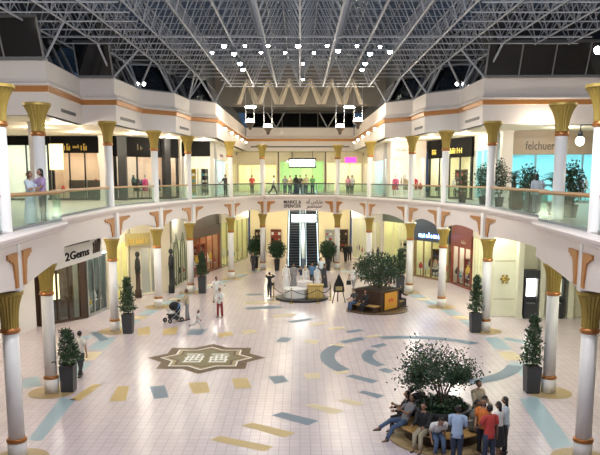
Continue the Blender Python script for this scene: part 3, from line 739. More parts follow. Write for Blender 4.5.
# ------------------------------------------------------------------ ground floor shops
Z0, Z1 = .006, ZS-.004
ivory = M('ivory_panel', (.74,.74,.58), .4, noise=.05); greenf = M('green_frame', (.13,.15,.11), .5); redw = M('red_wood', (.24,.055,.03), .4, noise=.2, nscale=6)
w = MB(); T,L = frame2((-15.6,25),(-14.1,37.3)); w.box(0,L,-.2,0,0,ZS,T); struct('wall_near_left', w, white)
T,L = shop((-15.4,29.2),(-14.35,36.2),Z0,Z1,'dark fronted shop beside the white wall at the left edge downstairs',1.0,(.16,.15,.15),(1,.9,.8),2,darkg,white,1.6,bays=3)
T,L = shop((-13.95,37.4),(-12.15,39.75),Z0,Z1,'jewellery shop with dark wooden front and a white sign board at left downstairs',1.3,(.16,.10,.06),(1,.85,.5),5,dwood,M('sign_white_board',(.78,.74,.68),.5),2.0,bays=3,
   pil=.4)
m = MB(); T2 = T
t = thing('wall_lantern','small lit showcase glowing warm inside the dark jewellery shop','showcase',T @ Vector((1.5,-.9,Z0)))
m = MB(); m.box(-.35,.35,-.2,.2,0,1.2); m.build('base', dwood, t); m = MB(); m.box(-.3,.3,-.16,.16,1.2,2.6); m.build('lit_case', M('case_glow',(.9,.75,.4),.4,emit=2.0), t); t.name = 'lit_showcase'
T,L = shop((-12.1,39.8),(-11.75,42.5),Z0,Z1,'glass side window of the jewellery shop with a cyan strip light',.8,(.30,.32,.30),(.8,1,.95),4,steel,M('sign_white_board',(.78,.74,.68),.5),1.9,bays=3)
stands(T,L,4,Z0+.02,'jewellery shop side window',(blackc,whitec,yellowm),-.35)
for k in range(2):
    m = MB(); m.tube([(-13.4+k*1.1,39.3+k*.6,3.62-.05*k),(-12.0+k*.5,40.6+k*1.2,3.62-.05*k)],.035); o = m.build('strip_light', lamp_mat('strip_cyan',(.7,1,1),7)); tag(o,('cyan strip light over the jewellery shop door','cyan strip light along the jewellery shop side window')[k],'strip light')
T,L = shop((-11.7,42.7),(-11.35,46.6),Z0,Z1,'cream glowing shop window behind the third left column downstairs',2.0,(.95,.85,.50),(1,.92,.6),9,cream,cream,1.6,bays=3)
stands(T,L,4,Z0+.02,'cream glowing left shop',(whitec,beige))
T,L = shop((-11.3,46.8),(-9.15,49.5),Z0,Z1,'cream shop with gold sign and a dark framed window at left downstairs',.9,(.72,.66,.60),(1,.93,.85),6,cream,cream,2.2,bays=2,pil=.9)
for k,(p,mt) in enumerate((((-11.0,46.9),dwood),((-9.15,48.9),black))):
    t = thing('dark_statue_lamp','tall dark pedestal figure against the cream wall, %s one at left downstairs' % ('nearer','farther')[k],'statue',(p[0]+.25,p[1]-.25,Z0))
    m = MB(); m.smooth=True; m.lathe([(.22,0),(.22,.5),(.16,.6),(.15,1.6),(.2,1.7)],12); m.build('pedestal', mt, t)
    m = MB(); m.smooth=True; m.lathe([(.16,1.7),(.2,2.0),(.16,2.5),(.08,2.7)],12); m.ell((0,0,2.9),(.16,.16,.2)); m.build('figure', black, t)
sgt = thing('gold_sign','gold relief sign on the cream wall beside the fourth left column downstairs','sign',(-10.6,46.6,3.75)); T,L = frame2((-11.3,46.6),(-9.4,49.0))
tm = marks_mb(6, .5, Matrix(((.62,0,.78,0),(.78,0,-.62,0),(0,1,0,.15),(0,0,0,1))), None, 1.6, 5)
tm.build('lettering', goldtxt, sgt)
m = MB(); R_ = Matrix(((.62,.78,0,0),(.78,-.62,0,0),(0,0,1,0),(0,0,0,1))); m.box(-1.0,1.0,-.12,-.04,-.25,.55,R_); m.build('backing', M('gold_board',(.45,.36,.14),.5), sgt)
T,L = shop((-9.05,49.6),(-8.65,55.9),Z0,Z1,'green framed shop with pointed gothic arches at left downstairs',1.8,(.72,.68,.52),(1,.94,.76),8,M('arch_shop_frame',(.50,.47,.36),.5),M('pale_green_board',(.34,.33,.25),.6),2.0,bays=4)
stands(T,L,8,Z0+.02,'green gothic shop',(whitec,red,blackc,beige))
for k in range(3):
    t = thing('gothic_arch','green pointed arch frame on the gothic shop, %s from the camera' % ORD[k],'arch',T @ Vector((0,0,0)),0,'gothic arches of the green shop')
    m = MB(); xx = L*(k+.5)/3; s = .70; P = []
    for a in range(9): th = PI*.62*a/8; 
    pts = [(xx-s,.1,.2),(xx-s,.1,2.6),(xx-s*.7,.1,3.2),(xx,.1,3.9),(xx+s*.7,.1,3.2),(xx+s,.1,2.6),(xx+s,.1,.2)]
    org = T @ Vector((0,0,0)); m.tube([(T @ Vector(p))-org for p in pts], .05, 5); m.build('moulding', M('arch_green',(.07,.085,.06),.5), t)
    m = MB(); m.tube([(T @ Vector((xx,.1,.2)))-org,(T @ Vector((xx,.1,3.6)))-org], .04, 5); m.build('mullion', greenf, t)
T,L = shop((-8.55,56.2),(-7.1,62.3),Z0,Z1,'shop with reddish wooden front and warm lit goods at far left downstairs',2.6,(.50,.26,.14),(1,.84,.58),9,redw,dwood,.8,3.9,bays=4)
stands(T,L,8,Z0+.02,'reddish far left shop',(red,yellowm,whitec,navy))
for k in range(3): shelf_unit(T,.9+k*1.9,-1.4,Z0+.02,1.2,2.2,'%s red wood shelf in the reddish far left shop' % ORD[k],redw,None,(yellowm,red,whitec,beige))
T,L = shop((-7.0,62.5),(-5.2,70.5),Z0,Z1,'yellow-green lit shop at far left beside the escalators downstairs',2.4,(.80,.74,.45),(1,.95,.66),7,M('olive_frame',(.36,.34,.22),.5),cream,1.4,bays=5)
stands(T,L,6,Z0+.02,'far left shop by the escalators',(whitec,beige,tealm,blackc))
Tb = Matrix.Rotation(PI,4,'Z'); Tb.translation = Vector((0,76.98,0))
for k,xx in enumerate((-4.3,-2.6,3.3,4.6)): shelf_unit(Tb,-xx,.2,.006,1.1,2.4,'%s dark shelf along the back wall downstairs' % ORD[k],(dwood,redw,steel,dwood)[k],None,(whitec,beige,blackc,red),None,4,PI)
w = MB(); w.box(-5.4,5.4,77,77.2,0,ZS-.003); struct('wall_back_lower', w, M('back_wall_yellow',(.90,.82,.60),.6,noise=.05))
T,L = shop((5.2,70.5),(7.2,62.3),Z0,Z1,'white shop at far right beside the escalators downstairs',2.4,(.92,.84,.66),(1,.94,.78),6,white,white,1.4,bays=5)
stands(T,L,6,Z0+.02,'white far right shop by the escalators',(red,navy,beige,blackc))
T,L = shop((7.3,62.1),(9.2,57.6),Z0,Z1,'cream shop with rows of dark goods on its wall at far right downstairs',2.4,(.95,.86,.52),(1,.93,.66),8,cream,greenf,1.2,bays=3)
stands(T,L,6,Z0+.02,'cream far right shop',(blackc,navy,dwood))
for k in range(2): shelf_unit(T,1.2+k*2.2,-1.3,Z0+.02,1.1,2.6,'%s cream shelf in the cream far right shop' % ORD[k],cream,None,(blackc,dwood,navy),None,5)
neon = M('blue_neon',(.22,.42,1.0),.4,emit=8)
T,L = shop((9.3,57.4),(11.35,53.6),Z0,Z1,'shop with blue neon lettering and cream lit windows at right downstairs',2.6,(.9,.84,.55),(1,.94,.7),8,M('brown_frame',(.26,.17,.08),.5),M('slate_board',(.05,.06,.08),.6),1.0,3.95,bays=4,text='#10',tcol=neon,tsize=.40,twidth=3.0)
stands(T,L,7,Z0+.02,'blue neon shop',(whitec,red,navy,beige,blackc))
for k in range(2): shelf_unit(T,1.0+k*2.0,-1.3,Z0+.02,1.0,2.2,'%s brown shelf in the blue neon shop' % ORD[k],dwood,None,(whitec,red,navy))
T,L = shop((11.45,53.4),(12.1,49.6),Z0,Z1,'red-brown wooden shop full of lit goods at right downstairs',2.4,(.82,.72,.60),(1,.93,.82),11,redw,redw,.85,3.75,bays=3,text='#5',tcol=M('pale_lettering',(.55,.45,.28),.5),tsize=.28,tx=.35,twidth=.9,pil=.22)
stands(T,L,8,Z0+.02,'red-brown right shop',(whitec,tealm,blackc,yellowm,red))
for k in range(2): shelf_unit(T,.9+k*1.9,-1.1,Z0+.02,1.1,1.9,'%s red wood shelf in the red-brown right shop' % ORD[k],redw,None,(whitec,tealm,blackc,red))
T,L = shop((12.15,49.4),(11.1,40.7),Z0,Z1,'cream shop with tall bright window behind the third right column downstairs',2.4,(.95,.90,.72),(1,.96,.8),8,cream,cream,1.5,bays=5)
stands(T,L,8,Z0+.02,'cream shop by third right column',(whitec,beige,lilac))
w = MB(); w.box(10.95,18.8,40.3,40.55,0,ZS-.003); struct('wall_near_right', w, M('right_wall_ivory',(.70,.68,.50),.5,noise=.05))
w = MB(); w.box(18.5,18.8,22,40.3,0,ZS-.003); struct('wall_side_right', w, ivory)
pm = MB(); pm.box(-.65,.65,-.04,.0,0,3.6); o = pm.build('wall_panel', ivory, None, (11.72,40.28,.02)); tag(o,'pale green-ivory wall panel with a small gold emblem at right downstairs','panel')
pm = MB()
for k in range(6): pm.lathe([(.05,0),(.09,.02)],6,(.2*math.cos(k*PI/3),.2*math.sin(k*PI/3),0))
pm.lathe([(.13,0),(.1,.03)],10); pm.v = [Vector((v.x, -.04-v.z, v.y+2.15)) for v in pm.v]; pm.build('emblem', gold, o)
for zz in (1.0, 3.2): pm = MB(); pm.box(-.62,.62,-.055,-.035,zz-.015,zz+.015); pm.build('moulding', tan_in, o)
for k,x in enumerate((12.46,13.72,15.35)):
    pillar(x-.0,39.95,.30,.6,.003,ZS-.003,'',0,ivory)
scr = lamp_mat('screen_white',(1,1,.85),5)
for k,x in enumerate((13.08,14.55)):
    t = thing('service_kiosk','dark bank machine with a %s screen between ivory pillars at right' % (('bright white','dim')[k]),'kiosk',(x,39.8,.004)); t.scale.x = .95
    m = MB(); m.box(-.40,.40,-.25,.45,0,.85); m.box(-.40,-.34,-.25,.45,.85,2.5); m.box(.34,.40,-.25,.45,.85,2.5); m.box(-.34,.34,.1,.45,.85,2.5); m.box(-.42,.42,-.3,.45,2.3,2.75); m.build('cabinet', darkg, t)
    m = MB(); m.box(-.32,.32,.04,.1,1.25,2.25); m.build('screen', scr if k == 0 else M('screen_dim',(.6,.6,.45),.4,emit=.8), t)
    m = MB(); m.box(-.25,.25,-.2,.05,.86,.9); m.build('keypad', steel, t)
# ------------------------------------------------------------------ escalators, centred between the far columns
EX = .28; EY0 = 61.6; EY1 = 73.6; RISE = ZU
def escal(x, lab):
    t = thing('escalator', lab, 'escalator', (x, EY0, 0), 0, 'pair of escalators under the lit sign')
    stp = M('escalator_step',(.03,.034,.04),.45,.3,noise=.2,nscale=6); edge = M('step_edge',(.16,.17,.18),.4,.5)
    n = 30; run = (EY1-EY0-1.6)/n
    for k in range(n):
        m = MB(); y = .8+k*run; z = RISE*(k+1)/n
        m.box(-.5,.5,y,y+run+.02,max(0,z-.5),z-.004); m.cur = 1; m.box(-.5,.5,y-.012,y+.03,z-.035,z); m.build('step', [stp, edge], t)
    m = MB(); m.box(-.5,.5,0,.8,.0,.012); m.build('comb_plate', steel, t)
    lit = lamp_mat('escalator_strip',(.72,.93,1),1.6)
    for s in (-1,1):
        m = MB(); o = s*.6
        for (ya,za,yb,zb) in ((-.2,0,.8,0),(.8,0,EY1-EY0-.8,RISE),(EY1-EY0-.8,RISE,EY1-EY0+.2,RISE)):
            k = m.add([(o-.05,ya,max(za-.35,0)),(o+.05,ya,max(za-.35,0)),(o+.05,yb,max(zb-.35,.0)),(o-.05,yb,max(zb-.35,.0)),(o-.05,ya,za+.95),(o+.05,ya,za+.95),(o+.05,yb,zb+.95),(o-.05,yb,zb+.95)])
            for f in ((0,3,2,1),(4,5,6,7),(0,1,5,4),(1,2,6,5),(2,3,7,6),(3,0,4,7)): m.face([k+i for i in f])
        m.build('balustrade', M('escalator_side',(.07,.09,.105),.2,.3), t)
        m = MB(); m.tube([(o,-.35,.5),(o,-.3,.9),(o,-.1,1.0),(o,.8,1.0),(o,EY1-EY0-.8,RISE+1.0),(o,EY1-EY0+.1,RISE+1.0)],.045,6); m.build('handrail', black, t)
        m = MB(); m.tube([(o-s*.07,.75,.22),(o-s*.07,EY1-EY0-.8,RISE+.25)],.022,5); m.build('light_strip', lit, t)
        m = MB(); m.tube([(o-s*.03,.0,.93),(o-s*.03,.8,.93),(o-s*.03,EY1-EY0-.9,RISE+.90)],.035,5); m.build('light_edge', M('escalator_edge_glow',(.70,.92,1),.4,emit=.45), t)
dk = MB()
k_ = dk.add([(EX-.15,EY0+.8,.0),(EX+.15,EY0+.8,.0),(EX+.15,EY1-.8,RISE),(EX-.15,EY1-.8,RISE),(EX-.15,EY0+.8,.85),(EX+.15,EY0+.8,.85),(EX+.15,EY1-.8,RISE+.85),(EX-.15,EY1-.8,RISE+.85)])
for f in ((0,3,2,1),(4,5,6,7),(0,1,5,4),(1,2,6,5),(2,3,7,6),(3,0,4,7)): dk.face([k_+i for i in f])
tag(dk.build('escalator_deck', M('deck_steel',(.45,.55,.60),.35,.5)),'brushed steel sloping deck between the two escalators','deck')
escal(EX-.80, 'left escalator with dark steps rising under the lettered fascia'); escal(EX+.80, 'right escalator with dark steps rising under the lettered fascia')
t = thing('lit_sign','white lit sign box hanging above the escalators','sign',(EX+.05, 61.9, 4.05))
m = MB(); m.box(-1.15,1.15,-.05,.12,0,.78); m.build('frame', darkg, t); m = MB(); m.box(-1.05,1.05,-.07,-.045,.08,.70); m.build('lit_face', lamp_mat('sign_cool',(.93,1,.98),6), t)
for q in (-1,1): m = MB(); m.tube([(q*.8,.03,.78),(q*.8,.03,ZS-4.05+.0)],.02); m.build('hanger', darkg, t)
# lettering on the far fascia
yF = inset(full,.14)[8][1]-.01
t = thing('shop_lettering','dark Latin and Arabic shop lettering on the fascia above the escalators','sign',(0,yF,5.6))
Tf = Matrix(((1,0,0,0),(0,0,-1,0),(0,1,0,0),(0,0,0,1)))
def ftext(s, x, z, size, w): return text_mb(s, size, Matrix.Translation((x,0,z)) @ Tf, 0, None, .02, 'CENTER', w, .006)
for s,x,z in (('MARKS &',-.66,.25),('SPENCER',-.66,-.10)): ftext(s,x,z,.40,1.5).build('latin_lettering', signblack, t)
ftext('\uFEAA\uFEE7\uFE81 \uFEB2\uFEDB\uFEAD\uFE8E\uFEE3',1.22,.27,.42,1.45).build('arabic_lettering', signblack, t)
ftext('\uFEAE\uFEB4\uFEE8\uFE92\uFEB3',1.22,-.08,.42,1.3).build('arabic_lettering', signblack, t)
# ------------------------------------------------------------------ lamps
def light(kind, name, loc, energy, col=(1,1,1), size=.3, rot=None, spot=None, blend=.6):
    l = bpy.data.lights.new(name, kind); l.energy = energy; l.color = col
    if kind == 'AREA': l.shape = 'DISK'; l.size = size
    else: l.shadow_soft_size = size
    if kind == 'SPOT': l.spot_size = math.radians(spot); l.spot_blend = blend
    o = bpy.data.objects.new(name, l); C.objects.link(o); o.location = loc
    if rot: o.rotation_euler = rot
    return o
bulb = lamp_mat('spot_bulb',(1,.97,.93),40); bulb2 = lamp_mat('spot_bulb_blue',(.75,.90,1),28)
def spotlight(px, py, big, blue, lab):
    h = 6.35; dy = HOR-py; Y = h*(FE/dy+TAN); X = h*(px-300)/(COS*dy); z = H+h
    t = thing('ceiling_spotlight', lab, 'spotlight', (X,Y,z), 0, 'spotlights in the space frame'); r = .135 if big else .09
    m = MB(); m.smooth = True; m.lathe([(r*.6,.28),(r*.9,.22),(r,.0),(r*1.08,-.01),(r*1.08,.02)][::-1],12); m.build('housing', steel, t)
    m = MB(); m.smooth = True; m.ell((0,0,-.03),(r*.9,r*.9,r*.8),12,8); m.build('lens', bulb2 if blue else bulb, t)
    m = MB(); m.tube([(0,0,.25),(0,0,.36)],.02); m.build('bracket', strut_m, t)
    return (X,Y,z)
SP = [(224,45,1,0),(245,45,0,0),(212,52,0,0),(261,52,0,0),(268,45,0,0),(285,52,0,0),(298,45,1,0),(314,52,0,0),(327,45,0,0),(338,50,1,0),(357,45,0,0),(380,46,0,0),(390,51,1,0),
      (234,53,1,1),(240,63,1,1),(243,69,1,1),(303,63,0,1),(303,79,0,1),(370,53,1,1),(365,63,1,1),(362,69,1,1)]
for k,(px,py,b,bl) in enumerate(SP):
    lab = ('bluish' if bl else 'warm white')+(' large' if b else ' small')+' round spotlight in the roof frame, '
    near = sorted(SP, key=lambda q: q[0]); lab += '%s from the left' % (ORD+['fifteenth','sixteenth','seventeenth','eighteenth','nineteenth','twentieth','twenty-first'])[near.index((px,py,b,bl))]
    p = spotlight(px,py,b,bl,lab)
    if b: light('SPOT','roof_spot',(p[0],p[1],p[2]-.30),SPOT_E*(1 if not bl else .45),(1,.95,.90) if not bl else (.8,.92,1),.25,(0,0,0),150)
# uplight bowls near the far corners
def bowl(X, Y, z, lab, s=1.0):
    t = thing('uplight_bowl', lab, 'lamp', (X,Y,z), 0, 'uplight bowls near the far corners')
    m = MB(); m.smooth = True; m.lathe([(.05,-.42),(.12,-.36),(.14,-.2),(.34*s,.05),(.38*s,.12)],14); m.build('bowl', M('bowl_bronze',(.12,.09,.06),.5), t)
    m = MB(); m.smooth = True; m.ell((0,0,.16),(.34*s,.34*s,.22)); m.build('glowing_globe', lamp_mat('bowl_glow',(1,.95,.85),22), t)
    for q in (-1,1): m = MB(); m.tube([(q*.3*s,0,.1),(q*.3*s,0,ZB-z-.03)],.012,5); m.build('hanger', strut_m, t)
for k,(px,py,Y) in enumerate(((250,122,52.4),(268,127,53.7),(340,127,53.7),(358,121,52.4))):
    X = xt(px,py,Y); z = ht(py+2,Y); bowl(X,Y,z,'glowing uplight bowl %s' % ('nearer the camera at the left far corner','farther away at the left far corner','farther away at the right far corner','nearer the camera at the right far corner')[k])
    light('POINT','bowl_light',(X,Y,z+.6),BOWL_E,(1,.86,.66),.25)
def flood(X, Y, z, lab, base, rz=0):
    t = thing('twin_floodlight', lab, 'floodlight', (X,Y,z), rz, 'twin floodlights')
    m = MB(); m.tube([(0,0,base-z),(0,0,.05)],.02,6); m.box(-.2,.2,-.02,.02,.03,.07); m.build('post', darkg, t)
    for q in (-1,1):
        m = MB(); m.smooth = True; m.lathe([(.05,-.12),(.11,.0),(.115,.02)],10,(0,0,0)); m.v = [Vector((v.x+q*.2, -v.z-.0, v.y+.14)) for v in m.v]; hd = m.build('lamp_head', steel, t)
        m = MB(); m.ell((q*.2,-.03,.14),(.10,.03,.10)); m.build('lens', lamp_mat('flood_lens',(1,.98,.95),30), t)
flood(7.95,19.2,11.05,'white twin floodlight on the capital of the nearest right gallery column',ZU+4.30*.915-.01)
flood(-9.5,43.6,13.3,'white twin floodlight on the left bulkhead ledge',ZSILL+.02); flood(9.55,43.6,13.3,'white twin floodlight on the right bulkhead ledge',ZSILL+.02)
for k,s in enumerate((-1,1)):
    t = thing('oval_roof_lamp','bright oval lamp under the roof frame near the %s far corner' % ('left','right')[k],'lamp',(s*3.62,53.5,13.05),0,'oval roof lamps')
    m = MB(); m.smooth = True; m.ell((0,0,0),(.42,.3,.09)); m.build('glowing_bowl', lamp_mat('oval_glow',(.95,1,1),25), t)
    m = MB(); m.lathe([(.30,.06),(.24,.16),(.1,.2)],14); m.build('cap', steel, t); m = MB(); m.tube([(0,0,.18),(0,0,ZB-13.05-.03)],.015,5); m.build('cable', darkg, t)
# small lamps along the ledges of the far corridor
for s in (-1,1):
    for k in range(5):
        y = 52.5+k*5.0; t = thing('ledge_lamp','small warm lamp on the ledge of the %s far bulkhead, %s from the camera' % (('left','','right')[s+1],ORD[k]),'lamp',(s*5.42,y,11.93-.5),0,'small lamps along the far bulkhead ledge')
        m = MB(); m.smooth = True; m.ell((0,0,0),(.10,.10,.10)); m.build('bulb', lamp_mat('ledge_bulb',(1,.88,.66),14), t); m = MB(); m.box(-.05,.05,-.05,.05,.08,.16); m.build('holder', bronze, t)
        m = MB(); m.tube([(0,0,.12),(s*.32,0,.12)],.02,5); m.build('arm', bronze, t)
    light('AREA','corridor_light',(s*3.2,64,13.8),CORR_E,(1,.82,.58),1.5,(0,s*math.radians(55),0))
# recessed downlights under both soffits
dl = None; dm = lamp_mat('downlight_glow',(1,.96,.86),14)
def downlight(x, y, z, lab, grp, first=[None]):
    if first[0] is None:
        t = thing('downlight', lab, 'downlight', (x,y,z), 0, grp)
        m = MB(); m.lathe([(.14,-.015),(.14,0)],14); m.build('trim_ring', steel, t); m = MB(); m.lathe([(.105,-.022),(.105,-.014)],14); m.build('lens', dm, t); first[0] = t
    else: dup(first[0], (x,y,z), None, lab, grp)
for s,sn in ((-1,'left'),(1,'right')):
    pts = [((COLS[0][0]-3.0),22.5),(-11.3,28),(-11.4,33.5),(-10.6,39.5),(-9.9,44.0),(-8.3,50.5),(-6.6,56.8)]
    for k,(x,y) in enumerate(pts):
        downlight(s*abs(x),y,ZS-.002,'recessed downlight under the %s gallery, %s from the camera' % (sn,ORD[k]),'downlights under the gallery')
        light('POINT','gallery_downlight',(s*abs(x),y,ZS-.25),DOWN_E*(1.3 if s > 0 else 1),(.95,1,.90) if s > 0 else (1,.95,.84),.15)
    pts = [(-13.2,26.5),(-12.6,37.5),(-14.8,40.5),(-13.5,44.5),(-10.6,46.5),(-9.2,50.6),(-7.2,53.6)]
    for k,(x,y) in enumerate(pts):
        downlight(s*abs(x),y,ZC-.002,'recessed downlight in the upper %s soffit, %s from the camera' % (sn,ORD[k]),'downlights in the upper soffit')
        light('POINT','soffit_downlight',(s*abs(x),y,ZC-.3),UP_E,(1,.90,.72),.15)
light('POINT','far_walk_light',(-1.5,66,ZC-.6),UP_E*2,(1,.9,.7),.3); light('POINT','far_walk_light',(0,66,4.6),DOWN_E*1.2,(1,.92,.78),.3)
# globe lamp on an arm at the nearest right gallery column
gx = xt(580,141,19.3); gz = ht(141,19.3)
t = thing('globe_lamp','round white globe lamp on a black arm at the nearest right gallery column','lamp',(gx,19.3,gz))
m = MB(); m.smooth = True; m.ell((0,0,0),(.12,.12,.13)); m.build('globe', lamp_mat('globe_glow',(1,1,.95),6), t)
m = MB(); m.smooth = True; m.lathe([(.05,.10),(.08,.15),(.05,.26)],10); m.tube([(0,0,.2),(0,0,.42),(7.80-gx,-.05,.42)],.018,5); m.build('arm', black, t)
# sign board hung under the near left arch
A = Vector((-10.25,28.9,0)); B = Vector((-9.85,35.2,0)); d = (B-A).normalized(); n = Vector((d.y,-d.x,0)); Ls = (B-A).length
t = thing('hanging_sign','white sign board with black lettering hung under the nearest left arch','sign',(A.x,A.y,4.08)); Ts = Matrix(((d.x,n.x,0,0),(d.y,n.y,0,0),(0,0,1,0),(0,0,0,1)))
m = MB(); m.box(0,Ls,-.12,0,0,1.31,Ts); m.build('board', M('sign_white_board',(.78,.74,.68),.5), t)
m = MB(); m.box(1.6,4.6,0,.03,.86,.91,Ts); m.build('rule', black, t)
TT = Matrix(((d.x,0,n.x,0),(d.y,0,n.y,0),(0,1,0,0),(0,0,0,1)))
text_mb('2Gems',.50,Matrix.Translation(d*3.05+Vector((0,0,.40))+n*.005) @ TT,0,None,.02,'CENTER',2.9,.012).build('lettering', signblack, t)
m = MB(); m.smooth = True
for q in range(4): m.tube([Ts @ Vector((5.0+.26*q,.03,.25)),Ts @ Vector((5.1+.26*q,.03,.5+.08*q)),Ts @ Vector((5.05+.27*q,.03,.75+.06*q)),Ts @ Vector((5.2+.24*q,.03,.62))],[.05,.07,.05,.02],6)
m.build('emblem', M('emblem_brown',(.10,.07,.045),.5), t)
# lamps over the near part of the atrium, above and behind the viewer
for k,(x,y) in enumerate(((-4.5,9),(4.5,9),(-5,17),(5,17))):
    light('POINT','near_atrium_lamp',(x,y,13.4),NEAR_E,(.96,.96,1),.4)
for s in (-1,1):
    light('POINT','far_low_fill',(s*3.6,72,4.4),FARLOW_E,(1,.90,.62),.3)  # unseen fill without fixtures, added to brighten the lower back wall
# ------------------------------------------------------------------ plants
def leaf(mb, p, size, rnd, up=.3):
    d = Vector((rnd.uniform(-1,1), rnd.uniform(-1,1), rnd.uniform(-1,1)+up)).normalized(); u = d.orthogonal().normalized()
    u = (Matrix.Rotation(rnd.uniform(0, 2*PI), 3, d) @ u); w = d.cross(u)
    a = p; b = p+u*size*.5+w*size*.24+d*size*.08; c = p+u*size; e = p+u*size*.5-w*size*.24+d*size*.08
    n = mb.add([a,b,c,e]); mb.face((n,n+1,n+2)); mb.face((n,n+2,n+3))
def square_planter(t, w, h, mat, taper=.85):
    m = MB(); b = w*taper/2; a = w/2
    n = m.add([(-b,-b,0),(b,-b,0),(b,b,0),(-b,b,0),(-a,-a,h),(a,-a,h),(a,a,h),(-a,a,h),(-a+.03,-a+.03,h),(a-.03,-a+.03,h),(a-.03,a-.03,h),(-a+.03,a-.03,h),(-a+.04,-a+.04,h-.08),(a-.04,-a+.04,h-.08),(a-.04,a-.04,h-.08),(-a+.04,a-.04,h-.08)])
    m.face((n,n+3,n+2,n+1))
    for o in (0,4,8):
        for i in range(4): j=(i+1)%4; m.face((n+o+i,n+o+j,n+o+4+j,n+o+4+i))
    m.build('planter', mat, t)
    m = MB(); m.box(-a+.05,a-.05,-a+.05,a-.05,h-.14,h-.06); m.build('soil', soil, t)
ALLC = [(sg*abs(cx), cy) for sg in (-1,1) for cx, cy in COLS]
def clear_of(x, y, half):
    """push a pot sideways until it stands clear of the nearest column"""
    c = min(ALLC, key=lambda q: (q[0]-x)**2+(q[1]-y)**2); d = Vector((x-c[0], y-c[1])); need = .29+half
    if d.length < need:
        if d.length < 1e-3: d = Vector((1,0))
        d = d.normalized()*need; x, y = c[0]+d.x, c[1]+d.y
    return x, y, Vector((c[0]-x, c[1]-y))
def topiary(x, y, hgt, lab, seed, w=.36, ph=.95, wid=.42):
    x, y, cv = clear_of(x, y, w*.75*1.2)
    rnd = random.Random(seed); t = thing('potted_topiary', lab, 'potted plant', (x,y,.006), 0, 'potted ficus plants beside the columns')
    square_planter(t, w*1.5, ph, darkg)
    m = MB()
    for k in range(3): m.tube([(rnd.uniform(-.06,.06),rnd.uniform(-.06,.06),ph-.1),(rnd.uniform(-.06,.06),rnd.uniform(-.06,.06),ph+.5*(hgt-ph)),(0,0,hgt-.25)],[.022,.018,.01],6)
    m.build('stem', bark, t)
    m = MB(); lo = ph+.12; nb = 5; balls = []
    for k in range(nb):
        f = (k+.5)/nb; balls.append((lo+(hgt-lo)*f, wid*(1.18-.82*f)*rnd.uniform(.9,1.1), (hgt-lo)/nb*.62))
    for k in range(1700):
        z, r, hz = balls[min(nb-1, int(rnd.random()**1.25*nb))]
        th = rnd.uniform(0,2*PI); ph_ = math.acos(rnd.uniform(-1,1)); q = rnd.uniform(.5,1.05)
        p = Vector((r*q*math.sin(ph_)*math.cos(th), r*q*math.sin(ph_)*math.sin(th), z+hz*q*math.cos(ph_)))
        if (p.xy-cv).length < .38: continue
        m.cur = 0 if rnd.random() < .6 else 1; leaf(m, p, rnd.uniform(.09,.15), rnd)
    m.build('foliage', [leaf2, leaf1], t)
def gp(px, py): p = at(px, py); return p.x, p.y
for (px,py,top,lab,sd,w,wid) in ((66.5,391,330,'dark potted ficus column in a grey planter beside the second left column',1,.40,.52),
        (128.5,333,278,'potted ficus column in a grey planter beside the third left column',2,.42,.42),
        (202.5,293,253,'dark potted ficus column beside the fifth left column',3,.42,.42),
        (475,332,276,'potted ficus column in a grey planter beside the third right column',4,.42,.42),
        (533,392,316,'tall loose potted ficus in a dark planter beside the second right column',5,.42,.46),
        (401,292,249,'dark potted ficus column beside the fifth right column',6,.44,.45)):
    x,y = gp(px,py); topiary(x,y,ht(top,y),lab,sd,w*.88,1.0 if py>300 else 1.15,wid)
x,y = gp(598,484); topiary(9.05,18.6,1.75,'dark potted plant at the foot of the nearest right column',8,.30,.45,.40)
def palm(x, y, z, hgt, lab, seed, ph=.7, n=16, spread=.8, grp=None, pot=darkg):
    x, y, cv = clear_of(x, y, .32)
    rnd = random.Random(seed); t = thing('potted_palm', lab, 'potted plant', (x,y,z), 0, grp)
    m = MB(); m.smooth = True; m.lathe([(.20,0),(.27,ph-.05),(.29,ph-.05),(.29,ph),(.25,ph),(.25,ph-.06)],16); m.build('pot', pot, t)
    m = MB(); m.lathe([(.24,ph-.1),(.24,ph-.06)],12); m.build('soil', soil, t)
    m = MB(); m.tube([(0,0,ph-.1),(.02,0,ph+.25*(hgt-ph)),(0,.02,ph+.55*(hgt-ph))],[.05,.045,.03],7); m.build('stem', bark, t)
    f = MB()
    for k in range(n):
        th = 2*PI*k/n+rnd.uniform(-.2,.2); L = rnd.uniform(.75,1.1)*spread; z0 = ph+(hgt-ph)*rnd.uniform(.25,.6); el = rnd.uniform(.5,1.35)
        d = Vector((math.cos(th), math.sin(th), 0)); P = []
        for q in range(7):
            u = q/6; P.append(Vector((0,0,z0))+d*L*u*math.cos(el*(1-.5*u))+Vector((0,0,1))*min(hgt-z0, L*(u*math.sin(el)*1.1-.55*u*u)))
        f.cur = 0 if rnd.random() < .5 else 1
        f.tube(P, [.008]*6+[.003], 3, False)
        for q in range(1,7):
            side = Vector((-d.y,d.x,0)); s = .16*math.sin(PI*(q/7))+.05
            for sg in (-1,1):
                a = P[q]; b = a+side*sg*s*1.1+(P[q]-P[q-1])*1.0-Vector((0,0,.05)); c = a+(P[q]-P[q-1])*.45
                i = f.add([a,b,c]); f.face((i,i+1,i+2))
    f.build('foliage', [leaf1, leaf2], t)
